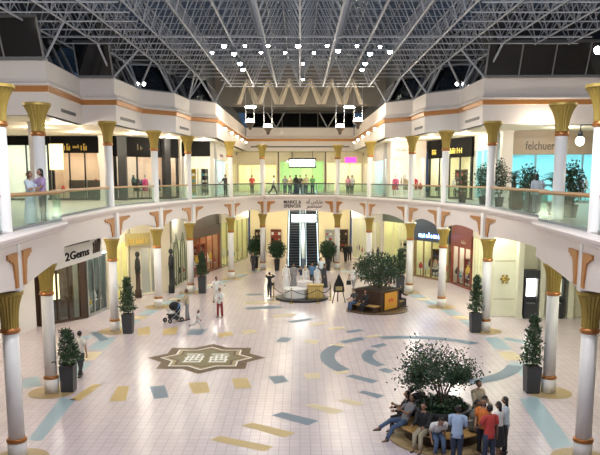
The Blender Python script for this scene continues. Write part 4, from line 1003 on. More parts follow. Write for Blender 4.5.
def bush(x, y, z, hgt, lab, seed, grp, R=.48, ph=.5, nl=900, ls=.125):
    x, y, cv = clear_of(x, y, .30)
    rnd = random.Random(seed); t = thing('potted_bush', lab, 'potted plant', (x,y,z), 0, grp)
    m = MB(); m.smooth = True; m.lathe([(.19,0),(.25,ph-.05),(.27,ph-.05),(.27,ph),(.23,ph),(.23,ph-.06)],16); m.build('pot', darkg, t)
    m = MB(); m.lathe([(.225,ph-.08),(.225,ph-.04)],12); m.build('soil', soil, t)
    m = MB()
    for k in range(4): th = k*1.7; m.tube([(.03*math.cos(th),.03*math.sin(th),ph-.08),(.12*math.cos(th),.12*math.sin(th),ph+.3),(.25*math.cos(th),.25*math.sin(th),hgt-.3)],[.02,.015,.007],5)
    m.build('stem', bark, t); m = MB()
    for k in range(nl):
        th = rnd.uniform(0,2*PI); a = math.acos(rnd.uniform(-1,1)); q = rnd.uniform(.35,1.05)
        p = Vector((R*q*math.sin(a)*math.cos(th),R*q*math.sin(a)*math.sin(th),ph+.05+(hgt-ph-.1)/2+(hgt-ph-.05)/2*q*math.cos(a)))
        if (p.xy-cv).length < .36: continue
        m.cur = 0 if rnd.random() < .6 else 1; leaf(m, p, rnd.uniform(ls*.7,ls*1.3), rnd)
    m.build('foliage', [leaf2, leaf1], t)
for (px,py,top,lab,sd) in ((277,270.5,240,'dark bushy potted plant just left of the escalators',11),(256,268,236,'tall dark bushy potted plant beside the far left column',12),
        (328,270.5,240,'dark bushy potted plant just right of the escalators',13)):
    x,y = gp(px,py); bush(x,y,.006,ht(top,y),lab,sd,'potted plants beside the escalators',.72,1.0,1500,.20)
UPP = [(484,39.5,162,'potted palm behind the right balustrade, first of the upstairs row from the left'),(500,37.8,158,'potted palm behind the right balustrade, second of the upstairs row from the left'),(515,35.4,160,'potted palm behind the right balustrade, third of the upstairs row from the left'),
       (529,33.2,164,'potted palm behind the right balustrade, fourth of the upstairs row from the left'),(555,29.0,163,'potted palm behind the right balustrade by the second column upstairs'),(573,27.2,160,'potted palm behind the right balustrade, rightmost of the upstairs row'),(463,43.6,168,'potted palm behind the right balustrade by the third column upstairs')]
for k,(px,Y,top,lab) in enumerate(UPP):
    bush(xt(px,175,Y),Y,ZU+.004,ht(top,Y)-ZU,lab.replace('palm','bush'),20+k,'potted bushes upstairs behind the right balustrade') if k in (0,1,3,5) else palm(xt(px,175,Y),Y,ZU+.004,ht(top,Y)-ZU+.1,lab,20+k,.5,26,.7,'potted palms upstairs behind the right balustrade')
# round planter with bench and a ficus tree in the foreground
FX, FY = gp(441, 437)
t = thing('planter_bench', 'round wooden bench around a dark planter drum in the foreground', 'bench', (FX,FY,.006))
m = MB(); m.smooth=False; m.lathe([(1.62,0),(1.62,.05),(1.55,.06)],48); m.build('base_disc', tan_in, t)
m = MB(); m.lathe([(1.28,.40),(1.32,.42),(1.32,.455),(.80,.455),(.80,.40)],48); m.build('seat', wood, t)
m = MB(); m.lathe([(1.12,.05),(1.12,.40),(.9,.40)],48); m.build('plinth', dwood, t)
m = MB(); m.lathe([(.80,.05),(.84,.90),(.90,.92),(.90,.99),(.78,.99),(.78,.90)],48); m.build('planter', darkg, t)
m = MB(); m.lathe([(.77,.82),(.77,.93)],32); m.build('soil', soil, t)
rnd = random.Random(42)
t = thing('ficus_tree', 'spreading green ficus tree growing from the round planter in the foreground', 'tree', (FX,FY,.935))
m = MB(); tips = []
for k in range(5):
    th = 2*PI*k/5+.3; b = Vector((.08*math.cos(th),.08*math.sin(th),-.03)); c = Vector((.16*math.cos(th+.5),.16*math.sin(th+.5),.5)); e = Vector((.42*math.cos(th+.2),.42*math.sin(th+.2),1.05))
    m.tube([b,c,e],[.035,.028,.016],7)
    for q in range(5):
        a2 = th+rnd.uniform(-.9,.9); f_ = Vector((rnd.uniform(.6,1.25)*math.cos(a2), rnd.uniform(.6,1.25)*math.sin(a2), rnd.uniform(.85,1.78))); s_ = c.lerp(e, rnd.uniform(.4,1))
        m.tube([s_, s_.lerp(f_,.5)+Vector((0,0,.08)), f_],[.016,.011,.005],5); tips.append((s_,f_))
m.build('trunk', bark, t)
m = MB()
for k in range(5600):
    s_, f_ = rnd.choice(tips); u = rnd.uniform(.30,1.10)
    p = s_.lerp(f_,u)+Vector((rnd.gauss(0,.16),rnd.gauss(0,.16),rnd.gauss(.0,.12)))
    if p.z < .62+.15*rnd.random(): continue
    m.cur = 0 if rnd.random() < .55 else 1; leaf(m, p+Vector((-.12,0,-.03)), rnd.uniform(.07,.13), rnd, .6)
m.build('foliage', [leaf2, leaf1], t)
t = thing('low_planting', 'low dark green planting filling the round planter under the foreground tree', 'plants', (FX,FY,.935)); t['kind'] = 'stuff'
m = MB()
for k in range(1500):
    th = rnd.uniform(0,2*PI); r = .70*math.sqrt(rnd.random())
    if r < .2: continue
    m.cur = 0 if rnd.random() < .7 else 1; leaf(m, Vector((r*math.cos(th), r*math.sin(th), .03+.30*rnd.random()*(1-.5*r))), rnd.uniform(.10,.18), rnd, .8)
m.build('foliage', [leaf2, leaf1], t)
# second planter island with poster panel
IX, IY = gp(377, 309.5); IR = -.73
t = thing('planter_bench', 'square dark planter with wooden benches on a round brown base, midway to the far side', 'bench', (IX,IY,.006), IR)
m = MB(); m.lathe([(1.85,0),(1.85,.06),(1.78,.07)],48); m.build('base_disc', M('base_brown',(.12,.075,.04),.45,noise=.3), t)
m = MB(); m.box(-.95,.95,-.95,.95,.07,1.25); m.box(-1.0,1.0,-1.0,1.0,1.2,1.3); m.build('planter', dwood, t)
m = MB(); m.box(-.9,.9,-.9,.9,1.3,1.33); m.build('soil', soil, t)
for k in range(4):
    if k == 1: continue
    R4 = Matrix.Rotation(k*PI/2,4,'Z')@Matrix.Translation((0,-1.28,0)); m = MB(); m.box(-.95,.95,-.24,.24,.42,.48,R4); m.build('seat', wood, t)
    for q in (-.8,.8): m = MB(); m.box(q-.05,q+.05,-.2,.2,.07,.42,R4); m.build('leg', dwood, t)
R4 = Matrix.Rotation(PI/2,4,'Z')@Matrix.Translation((0,-1.0,0))
ps = MB(); Rp = Matrix.Rotation(-.0,4,'Z'); ps.box(-.64,.64,-.02,.01,.16,1.16,R4); pp = ps.build('poster_panel', M('poster_orange',(.62,.30,.03),.5,noise=.08), t)
m = MB()
for q in range(3): m.ell(R4 @ Vector((-.17+.17*q,-.03,.68+.04*(q%2))),(.012,.06,.12),8,5)
m.build('red_motif', red, pp)
t = thing('ficus_bush','dense dark ficus bush growing in the square planter','tree',(IX,IY,1.335))
m = MB()
for k in range(5): th = 2*PI*k/5; m.tube([(.2*math.cos(th),.2*math.sin(th),-.02),(.5*math.cos(th),.5*math.sin(th),.9),(.8*math.cos(th),.8*math.sin(th),1.5)],[.04,.03,.012],6)
m.build('trunk', bark, t); m = MB(); rnd = random.Random(5)
for k in range(3600):
    th = rnd.uniform(0,2*PI); a = math.acos(rnd.uniform(-1,1)); q = rnd.uniform(.5,1.05); m.cur = 0 if rnd.random()<.7 else 1
    leaf(m, Vector((1.42*q*math.sin(a)*math.cos(th),1.35*q*math.sin(a)*math.sin(th),1.15+.98*q*math.cos(a)+rnd.gauss(0,.06))), rnd.uniform(.11,.19), rnd)
m.build('foliage',[leaf2,leaf1],t)
# ------------------------------------------------------------------ display ring, ropes, easel, pram
DX, DY = gp(302, 298.5)
t = thing('display_platform','round black display base with white drum and gold counter before the escalators','display',(DX,DY,.006))
m = MB(); m.lathe([(1.75,0),(1.75,.10),(1.68,.13)],48); m.build('base', black, t)
m = MB(); m.lathe([(.80,.13),(.80,.62),(.84,.63),(.84,.70)],8,(-.42,-.1,0)); m.build('drum', whitec, t)
m = MB(); m.box(.38,1.38,-.75,-.05,.13,.95); m.box(.34,1.42,-.79,-.01,.95,1.0); m.build('counter', M('counter_gold',(.52,.36,.10),.45,noise=.15,nscale=12), t)
m = MB(); 
for q in range(4): m.box(.44+.24*q,.62+.24*q,-.765,-.75,.2,.88)
m.build('counter_panel', M('counter_light',(.62,.45,.16),.5), t)
m = MB(); m.lathe([(.55,.13),(.55,1.0),(.58,1.02)],8,(.2,.75,0)); m.build('back_drum', M('drum_lilac',(.62,.58,.60),.5), t)
posts = []
for k,(a) in enumerate((200,160,250,300,340,20)):
    th = math.radians(a); px_, py_ = DX+2.0*math.cos(th), DY+2.0*math.sin(th); posts.append((a,px_,py_))
    p = thing('rope_stanchion','gold rope stanchion around the display, %s from the left' % ORD[k],'stanchion',(px_,py_,.006),0,'gold rope stanchions around the display')
    m = MB(); m.smooth=True; m.lathe([(.15,0),(.15,.02),(.03,.05)],14); m.build('base', gold, p)
    m = MB(); m.smooth=True; m.lathe([(.022,.04),(.022,.92)],8); m.build('post', gold, p); m = MB(); m.smooth=True; m.ell((0,0,.96),(.045,.045,.05)); m.build('finial', gold, p)
posts.sort(key=lambda q: q[0] if q[0] > 100 else q[0]+360)
for k,(a,b) in enumerate(zip(posts, posts[1:])):
    A = Vector((a[1],a[2],.88)); B = Vector((b[1],b[2],.88)); m = MB(); m.smooth=True; m.tube([A.lerp(B,q/8)-Vector((0,0,.30*math.sin(PI*q/8))) for q in range(9)],.024,6)
    o = m.build('barrier_rope', blackc); tag(o,'dark sagging rope between stanchions around the display, %s clockwise span' % ORD[k],'rope','barrier ropes around the display')
ex, ey = gp(338.5, 303)
t = thing('easel','black easel holding a pointed dark sign board beside the roped display','easel',(ex,ey,.006),.15)
for a,b in (((-.42,-.12,0),(-.04,.03,1.75)),((.42,-.12,0),(.04,.03,1.75)),((.05,.55,0),(0,.05,1.72))): m = MB(); m.tube([a,b],[.03,.025],6); m.build('leg', black, t)
m = MB(); m.box(-.34,.34,-.14,-.10,.72,.78); m.build('ledge', black, t)
m = MB(); m.prism([(-.36,.78),(.36,.78),(.30,1.25),(0,1.9),(-.30,1.25)],-.02,.02,Matrix(((1,0,0,0),(0,0,-1,-.09),(0,1,0,0),(0,0,0,1)))); bd = m.build('board', black, t)
m = MB(); m.box(-.22,.22,-.118,-.112,.82,1.08); m.build('sheet', M('easel_sheet',(.45,.36,.16),.5), bd)
def pram(x, y, rz, lab):
    t = thing('pram', lab, 'pram', (x,y,.006), rz)
    for sx in (-1,1):
        for sy in (-.38,.38):
            m = MB(); m.tube([(sx*.26-.02,sy,.13),(sx*.26+.02,sy,.13)],.13,14); w = m.build('wheel', black, t)
            m = MB(); m.tube([(sx*.26-.025,sy,.13),(sx*.26+.025,sy,.13)],.05,10); m.build('hub', steel, w)
    m = MB()
    for sx in (-1,1): m.tube([(sx*.25,.38,.13),(sx*.25,-.2,.62),(sx*.25,-.62,1.02)],.018,6); m.tube([(sx*.25,-.38,.13),(sx*.25,.1,.60),(sx*.25,.35,.75)],.018,6)
    m.tube([(-.25,-.62,1.02),(.25,-.62,1.02)],.022,6); m.build('frame', steel, t)
    m = MB(); m.box(-.22,.22,-.28,.30,.40,.48); m.box(-.22,.22,-.30,-.22,.45,.95); m.build('seat', blackc, t)
    m = MB(); m.smooth=True; m.ell((0,-.08,.88),(.25,.32,.26),12,6); m.build('hood', blackc, t)
    m = MB(); m.box(-.2,.2,-.32,.22,.18,.36); m.build('basket', darkg, t); m = MB(); m.smooth=True; m.ell((0,.12,.54),(.18,.24,.09)); m.build('blanket', whitec, t)
x,y = gp(173.5,322); pram(x,y,2.3,'black pushchair with a hood next to the woman in beige')
# ------------------------------------------------------------------ upstairs furniture seen through the right balustrade
def cabinet(x, y, w, d, h, mat, lab, rz=0):
    t = thing('cafe_cabinet', lab, 'cabinet', (x,y,ZU+.004), rz); m = MB(); m.box(-w/2,w/2,-d/2,d/2,.05,h); m.build('body', mat, t)
    m = MB(); m.box(-w/2-.03,w/2+.03,-d/2-.03,d/2+.03,h,h+.04); m.build('top', dwood, t)
    for s in (-1,1): m = MB(); m.box(s*w/4-w/4+.02,s*w/4+w/4-.02,-d/2-.02,-d/2,.1,h-.05); m.build('door', mat, t)
    m = MB(); m.box(-w/2+.03,w/2-.03,-d/2+.03,d/2-.03,0,.05); m.build('plinth', black, t)
def chair(x, y, rz, seatm, lab, z=ZU+.004):
    t = thing('cafe_chair', lab, 'chair', (x,y,z), rz, 'cafe chairs upstairs')
    m = MB(); m.box(-.21,.21,-.21,.21,.43,.48); m.build('seat', seatm, t)
    for a in (-.18,.18):
        for b in (-.18,.18): m = MB(); m.tube([(a*1.1,b*1.1,0),(a,b,.44)],.018,6); m.build('leg', dwood, t)
    m = MB(); m.box(-.2,.2,-.21,-.17,.62,.92); m.build('backrest', seatm, t)
    for a in (-.18,.18): m = MB(); m.tube([(a,-.18,.45),(a,-.19,.95)],.016,6); m.build('back_post', dwood, t)
def ctable(x, y, lab, z=ZU+.004):
    t = thing('cafe_table', lab, 'table', (x,y,z), 0, 'cafe tables upstairs'); m = MB(); m.smooth=True; m.lathe([(.24,0),(.24,.02),(.035,.05),(.035,.70)],16); m.build('pedestal', black, t)
    m = MB(); m.lathe([(.38,.70),(.40,.71),(.40,.735),(.38,.745)],24); m.build('tabletop', dwood, t)
cabinet(10.45,34.6,1.3,.5,.95,M('cabinet_brown',(.16,.085,.04),.5),'brown wooden counter upstairs behind the balustrade by the third right column',1.4)
cabinet(10.15,31.2,1.4,.5,.98,M('cabinet_black',(.02,.02,.022),.4),'black cabinet upstairs under the palms behind the right balustrade',1.4)
cabinet(10.35,28.0,1.2,.5,.9,M('cabinet_black',(.02,.02,.022),.4),'black cabinet upstairs behind the second right gallery column',1.4)
ctable(10.7,24.2,'round dark cafe table upstairs near the second right column'); ctable(11.0,21.6,'round dark cafe table upstairs at the right edge')
for k,(x,y,rz,mt) in enumerate(((10.1,23.6,-.8,M('chair_red',(.28,.06,.04),.6)),(9.9,22.1,.4,M('chair_red',(.28,.06,.04),.6)),(11.3,24.8,2.2,M('chair_brown',(.20,.11,.05),.6)),(10.2,21.3,-.9,M('chair_brown',(.20,.11,.05),.6)))):
    chair(x,y,rz,mt,'%s cafe chair upstairs behind the right balustrade, %s from the camera' % (('red-seated','red-seated','brown','brown')[k],('second','third','farthest','nearest')[[0,1,2,3].index(k)]))
for k,(x,y) in enumerate(((-12.0,25.0),(-11.2,23.2))): chair(x,y,.5+k,blackc,'dark cafe chair upstairs at the left edge, %s one' % ('farther','nearer')[k])
# ------------------------------------------------------------------ people
SKIN = [M('skin_light',(.50,.31,.21),.5,noise=.05),M('skin_tan',(.36,.20,.12),.5,noise=.05),M('skin_brown',(.20,.105,.06),.5,noise=.05)]
hairm = M('hair_black',(.010,.008,.007),.45,noise=.3,nscale=30); hairb = M('hair_brown',(.05,.028,.015),.45,noise=.3,nscale=30)
eyem = M('eye_dark',(.01,.008,.008),.2); lipm = M('lip',(.30,.10,.08),.5); shoe_m = M('shoe_black',(.014,.013,.012),.4); shoe_w = M('shoe_white',(.6,.58,.55),.5); sandal = M('sandal_brown',(.12,.07,.035),.5)
def cloth(name, col): return M('cloth_'+name, col, .8, noise=.14, nscale=7)
CW = cloth('white',(.72,.71,.69)); CLB = cloth('light_blue',(.38,.50,.68)); CB = cloth('black',(.014,.014,.017)); CDG = cloth('charcoal',(.045,.045,.05)); CJ = cloth('denim',(.075,.12,.21)); CDJ = cloth('dark_denim',(.028,.04,.075))
CR = cloth('red',(.52,.06,.05)); COR = cloth('orange',(.70,.20,.04)); CBE = cloth('beige',(.50,.42,.28)); CKH = cloth('khaki',(.42,.36,.25)); COL = cloth('olive_grey',(.15,.145,.115)); CLI = cloth('lilac',(.42,.30,.50)); CPK = cloth('pink',(.65,.28,.36))
CBL = cloth('blue',(.10,.22,.40)); CG = cloth('grey',(.25,.25,.26)); CGR = cloth('green',(.12,.30,.12)); CDR = cloth('dark_red',(.30,.04,.045)); CIV = cloth('ivory',(.66,.62,.54)); CPB = cloth('pale_blue',(.60,.68,.74))
def skin_mesh(V, E, R, levels=1):
    me = bpy.data.meshes.new('s'); me.from_pydata([tuple(v) for v in V], E, []); o = bpy.data.objects.new('s', me); C.objects.link(o)
    sm = o.modifiers.new('k','SKIN'); sm.use_smooth_shade = True; sm.branch_smoothing = .4
    ly = me.skin_vertices[0].data if me.skin_vertices else None
    if ly is None: 
        bm = bmesh.new(); bm.from_mesh(me); bm.verts.layers.skin.verify(); bm.to_mesh(me); bm.free(); ly = me.skin_vertices[0].data
    for i,r in enumerate(R): ly[i].radius = (r, r); ly[i].use_root = (i == 0)
    o.modifiers.new('u','SUBSURF').levels = levels
    m2 = bpy.data.meshes.new_from_object(o.evaluated_get(bpy.context.evaluated_depsgraph_get()))
    vs = [v.co.copy() for v in m2.vertices]; fs = [tuple(p.vertices) for p in m2.polygons]
    bpy.data.objects.remove(o); bpy.data.meshes.remove(me); bpy.data.meshes.remove(m2)
    return vs, fs
def rx(a): return Matrix.Rotation(a, 3, 'X')
PEOPLE = []
def person(x, y, yaw, h, label, top, bottom, hair='short', skin=0, pose='stand', z=.006, group=None, seat=.46, sleeves='short', shoes=shoe_m, lean=0, hl=(0,0), hr=(0,0), kl=None, kr=None,
           al=(0,.14,.15), ar=(0,.14,.15), head=(0,0), female=False, dress=None, scarf=None, hcol=hairm, fat=1.0, rest=None, hold=None):
    """facing +y before yaw. hl/hr: (hip flexion, abduction), kl/kr: knee flexion, al/ar: (shoulder flexion, abduction, elbow flexion) in radians"""
    s = h/1.70; X = Vector((1,0,0)); Y = Vector((0,1,0)); Z = Vector((0,0,1))
    kl = kl if kl is not None else .04; kr = kr if kr is not None else .04
    w = (.92 if female else 1.0)
    # legs relative to pelvis
    def leg(sx, hip, knee):
        hp = Vector((sx*.088*w, 0, -.03)); d = Vector((sx*math.sin(hip[1])*math.cos(hip[0]), math.sin(hip[0]), -math.cos(hip[0])*math.cos(hip[1]))); kn = hp+d*.42
        a = hip[0]-knee; d2 = Vector((sx*math.sin(hip[1])*.35, math.sin(a), -math.cos(a))).normalized(); an = kn+d2*.405
        f = Vector((sx*.12, 1, 0)).normalized(); toe = an+f*.155+Vector((0,0,-.05))
        if a < -.35: toe = an+Vector((0, math.cos(a), math.sin(a)))*.15+Vector((0,0,-.04))
        return hp, kn, an, toe
    LL = leg(-1, hl, kl); LR = leg(1, hr, kr)
    if pose == 'sit': pz = (seat-.0)/s+.105
    else: pz = .085-min(LL[2].z, LR[2].z)
    pel = Vector((0,0,pz)); Rl = rx(-lean)
    def tor(x, y, zz): return pel+Rl @ Vector((x, y, zz))
    waist = tor(0,.005,.16); chest = tor(0,.01,.36); nb = tor(0,0,.51); nt = tor(0,.02,.59); hc = nt+Rl @ (rx(-head[0]) @ Vector((0,.02,.105)))
    sw = (.165 if female else .188)
    def arm(sx, a):
        sh = tor(sx*sw,0,.465); d = Rl @ Vector((sx*math.sin(a[1]), math.sin(a[0])*math.cos(a[1]), -math.cos(a[0])*math.cos(a[1]))); el = sh+d*.275
        q = a[0]+a[2]; inn = a[3] if len(a) > 3 else .12
        d2 = (Rl @ Vector((-sx*inn*min(1,a[2])+sx*math.sin(a[1])*.5, math.sin(q), -math.cos(q)))).normalized(); wr = el+d2*.245; pm_ = wr+d2*.075
        return sh, el, wr, pm_, d2
    AL = arm(-1, al); AR = arm(1, ar)
    V = [pel, waist, chest, nb, nt, AL[0],AL[1],AL[2],AL[3], AR[0],AR[1],AR[2],AR[3], pel+LL[0],pel+LL[1],pel+LL[2],pel+LL[3], pel+LR[0],pel+LR[1],pel+LR[2],pel+LR[3]]
    E = [(0,1),(1,2),(2,3),(3,4),(3,5),(5,6),(6,7),(7,8),(3,9),(9,10),(10,11),(11,12),(0,13),(13,14),(14,15),(15,16),(0,17),(17,18),(18,19),(19,20)]
    Rr = [.115,.105,.112,.056,.050,.046,.038,.027,.030,.046,.040,.027,.030,.080,.054,.036,.032,.080,.054,.036,.032]
    vs, fs = skin_mesh(V, E, Rr)
    b = MB(); b.smooth = True; n = b.add(vs)
    for f in fs: b.face([n+i for i in f])
    # head with face
    Rh = Rl @ rx(-head[0]) @ Matrix.Rotation(head[1],3,'Z')
    n0 = len(b.v); b.ell((0,0,0),(.074,.092,.116),14,10)
    for i in range(n0, len(b.v)):
        p = b.v[i]
        if p.z < -.02: k = 1-.38*((-p.z-.02)/.096); p.x *= k; p.y = p.y*k+.012*(1-k)
    b.ell((0,.094,-.012),(.013,.020,.022),8,6); b.ell((0,.088,.030),(.045,.012,.010),8,5)
    for sx in (-1,1): b.ell((sx*.076,-.005,-.005),(.012,.022,.032),8,6)
    b.cur = 1
    for sx in (-1,1): b.ell((sx*.030,.083,.012),(.012,.009,.008),8,5)
    b.cur = 2; b.ell((0,.081,-.056),(.024,.010,.008),8,5); b.cur = 0
    for i in range(n0, len(b.v)): b.v[i] = hc+Rh @ b.v[i]
    # hands: palm plus five fingers
    for sx, A in ((-1,AL),(1,AR)):
        d = A[4]; side = (Rl @ X); side = (side-d*side.dot(d)).normalized(); nrm = d.cross(side).normalized(); pm_ = A[2]+d*.045
        nI = -side*sx
        b.loft([(A[2],side*.016,nrm*.024),(pm_,side*.015,nrm*.040),(A[2]+d*.088,side*.012,nrm*.038)],8)
        for k,(off,L) in enumerate(((-.029,.062),(-.010,.074),(.010,.070),(.028,.054))):
            base = A[2]+d*.080+nrm*off; mid = base+d*L*.55+nI*.010; tip = mid+(d*.6+nI*.8).normalized()*L*.5
            b.tube([base,mid,tip],[.0095,.0085,.0065],5)
        fwd = nrm if nrm.dot(Rl @ Y) > 0 else -nrm
        base = A[2]+d*.03+fwd*.03; mid = base+(d*.7+fwd*.6+nI*.3).normalized()*.04; b.tube([base,mid,mid+(d*.9+nI*.4).normalized()*.03],[.012,.010,.007],5)
    t = thing('person', label, 'person', (x,y,z), yaw, group)
    def sc(mb): mb.v = [v*s for v in mb.v]; return mb
    sc(b).build('body', [SKIN[skin], eyem, lipm], t)
    Rx_, Ry_ = Rl @ X, Rl @ Y
    def ring(zz, a, bb, y0=0): return (tor(0,y0,zz), Rx_*a*w*fat, Ry_*bb*fat)
    m = MB(); m.smooth = True
    hem = -.10 if pose != 'sit' else -.03
    m.loft([ring(hem,.168,.128),ring(.05,.160,.124),ring(.18,.148,.116,.004),ring(.34,.172,.130,.012),ring(.43,.178,.112,.006),ring(.485,.150,.085),ring(.525,.072,.066,.004)],14)
    m.tube([AL[0]+Z*.004, tor(0,0,.487), AR[0]+Z*.004],[.070,.074,.070],10)
    for sx, A in ((-1,AL),(1,AR)):
        if sleeves == 'short': m.tube([A[0]+(A[0]-A[1]).normalized()*.02,A[0].lerp(A[1],.35),A[0].lerp(A[1],.72)],[.070,.068,.066],10)
        elif sleeves == 'long': m.tube([A[0]+(A[0]-A[1]).normalized()*.02,A[0].lerp(A[1],.5),A[1],A[1].lerp(A[2],.5),A[2]],[.070,.062,.054,.047,.040],10)
    sc(m).build('shirt' if not dress else 'bodice', top, t)
    if dress:
        m = MB(); m.smooth = True; zb = .03 if dress == 'long' else .42
        p0 = Vector((0,(LL[2].y+LR[2].y)/2*(.8 if dress=='long' else .4),0)); wd = max(.20, abs(LL[2].y-LR[2].y)/2+.12)
        m.loft([(Vector((0,p0.y,zb)),X*.27*w,Y*wd),(Vector((0,p0.y,zb+.02)),X*.27*w,Y*wd),((Vector((0,p0.y*.4,(zb+pz)/2))),X*.215*w,Y*(wd+.17)/2),(pel,X*.178*w,Y*.140),(tor(0,0,.10),Rx_*.158*w,Ry_*.126)],14); sc(m).build('skirt', bottom, t)
    else:
        m = MB(); m.smooth = True
        m.loft([ring(-.10,.150,.112),ring(-.04,.163,.123),ring(.06,.156,.120),ring(.11,.150,.117)],14)
        for Lg in (LL,LR):
            e_ = 1.0 if shoes != 'bare' else .5
            m.tube([pel+Lg[0]+Z*.03,pel+Lg[0].lerp(Lg[1],.45),pel+Lg[1],pel+Lg[1].lerp(Lg[2],.5),pel+Lg[2]+(Lg[1]-Lg[2])*.04],[.098,.090,.070,.064,.060],10)
        sc(m).build('trousers', bottom, t)
    for Lg in (LL,LR):
        m = MB(); m.smooth = True; a = pel+Lg[2]; tv = (pel+Lg[3])-a; tv2 = Vector((tv.x,tv.y,max(tv.z+.05,-.2)*1.0)) ; f = tv.normalized(); up = Vector((0,0,1)) if abs(f.z) < .75 else Y
        fl_ = (f-up*f.dot(up)).normalized() if abs(f.z) < .75 else f
        sd = fl_.cross(up).normalized(); base = a-up*.048
        m.loft([(base-fl_*.075,sd*.018,up*.020),(base-fl_*.06,sd*.034,up*.036),(base,sd*.038,up*.037),(base+fl_*.09-up*.008,sd*.043,up*.028),(base+fl_*.15-up*.014,sd*.036,up*.021),(base+fl_*.178-up*.018,sd*.014,up*.014)],10)
        sc(m).build('shoe', shoes if shoes != 'bare' else sandal, t)
    m = MB(); m.smooth = True
    if scarf:
        n0 = 0; m.ell((0,-.012,.012),(.092,.108,.126),14,10)
        m.v = [p for p in m.v]
        keep = [f for f in m.f if not all(m.v[i].y > .062 and -.085 < m.v[i].z < .055 for i in f)]
        m.f = keep; m.m = [0]*len(keep); m.sm = [True]*len(keep)
        m.v = [hc+Rh @ p for p in m.v]
        m.loft([(hc+Rh @ Vector((0,-.02,-.07)),Rh @ X*.085,Rh @ Y*.085),(nb+Rl @ Vector((0,-.005,.0)),Rx_*.12,Ry_*.10),(tor(0,-.01,.43),Rx_*.17,Ry_*.13)],12); sc(m).build('headscarf', scarf, t)
    elif hair != 'none':
        m.ell((0,-.012,.018),(.084,.098,.112),14,10)
        lim = -.045 if hair == 'short' else -.06
        keep = [f for f in m.f if not any((m.v[i].y > .045 and m.v[i].z < .075) or m.v[i].z < lim-.02 for i in f)]
        m.f = keep; m.m = [0]*len(keep); m.sm = [True]*len(keep); m.v = [hc+Rh @ p for p in m.v]
        if hair == 'long': m.loft([(hc+Rh @ Vector((0,-.045,.05)),Rh @ X*.080,Rh @ Y*.055),(hc+Rh @ Vector((0,-.060,-.08)),Rh @ X*.082,Rh @ Y*.045),(hc+Rh @ Vector((0,-.075,-.20)),Rh @ X*.075,Rh @ Y*.035),(hc+Rh @ Vector((0,-.08,-.30)),Rh @ X*.04,Rh @ Y*.02)],10)
        if hair == 'bun': m.ell(hc+Rh @ Vector((0,-.11,.04)),(.045,.045,.045),10,7)
        sc(m).build('hair', hcol, t)
    PEOPLE.append(t)
    Mx = Matrix.Translation((x,y,z)) @ Matrix.Rotation(yaw,4,'Z')
    return {'t': t, 'hand_l': Mx @ (AL[3]*s), 'hand_r': Mx @ (AR[3]*s)}
D = math.radians
def bag(p, mat, lab, w=.26, h=.22, d=.10, yaw=0):
    """a shoulder or hand bag whose handle hangs from point p"""
    t = thing('handbag', lab, 'bag', (p.x,p.y,p.z-.12-h), yaw); m = MB(); m.prism([(-w/2,0),(w/2,0),(w*.44,h),(-w*.44,h)],-d/2,d/2,Matrix(((1,0,0,0),(0,0,1,0),(0,1,0,0),(0,0,0,1)))); m.build('pouch', mat, t)
    m = MB(); m.tube([(-w*.3,0,h-.01),(-w*.22,0,h+.10),(0,0,h+.14),(w*.22,0,h+.10),(w*.3,0,h-.01)],.012,5); m.build('handle', mat, t)
BACK = 0.0   # yaw 0 = facing away from the camera; PI = facing the camera; PI/2 = facing left
# -- ground floor walkers
x,y = gp(81,377); person(x,y,-.25,1.84,'man in a pale shirt and dark shorts walking away behind the potted ficus at left',CIV,CDG,'short',1,ar=(-.25,.35,.25),al=(.2,.15,.2),hl=(.22,0),hr=(-.2,0),kl=.05,kr=.25)
x,y = gp(187.5,320.5); person(x,y,1.9,1.72,'woman in a beige top and grey trousers standing behind the pushchair',CBE,CG,'short',1,al=(.7,.12,.6),ar=(.7,.12,.6),female=True,sleeves='long',hl=(.12,0),hr=(-.1,0))
x,y = gp(179.5,321.5); person(x,y,1.7,1.2,'child in a bluish jacket standing between the pushchair and the woman in beige',CBL,CW,'short',1,al=(.3,.2,.4),ar=(.2,.2,.3),sleeves='long')
x,y = gp(197.5,330.5); person(x,y,-1.9,1.12,'small girl in a white outfit running over the blue floor tile',CW,CW,'long',1,hl=(.6,0),hr=(-.55,0),kl=.3,kr=.9,al=(-.5,.3,.7),ar=(.5,.3,.7),female=True,lean=.15,shoes=shoe_w)
x,y = gp(220,317.5); person(x,y,PI-.3,1.66,'man in a white shirt and dark red trousers standing near the star medallion',CW,CDR,'short',1,sleeves='long',al=(.5,.1,1.3),ar=(.4,.1,1.2),hl=(0,.1),hr=(0,.1),head=(-.1,0))
x,y = gp(216.5,303.5); r = person(x,y,PI+.5,1.70,'man in all white with arms spread walking behind the man in red trousers',CW,CIV,'short',2,sleeves='long',al=(.5,.75,.9),ar=(.4,.75,.9),hl=(.25,0),hr=(-.25,0),kr=.3)
x,y = gp(269.5,297.5); r = person(x,y,-.2,1.66,'woman in black lifting both hands to her head, left of the roped display',CB,CDG,'bun',1,female=True,al=(1.7,.55,2.35,.9),ar=(1.7,.55,2.35,.9),sleeves='long')
p = Vector((x+.22,y-.02,1.12)); bag(p,blackc,'black handbag at the hip of the woman left of the roped display')
x,y = gp(253.2,271.5); person(x,y,PI,1.62,'dark dressed woman walking in front of the far left columns',CDG,CDG,'long',1,female=True,hl=(.2,0),hr=(-.2,0),sleeves='long')
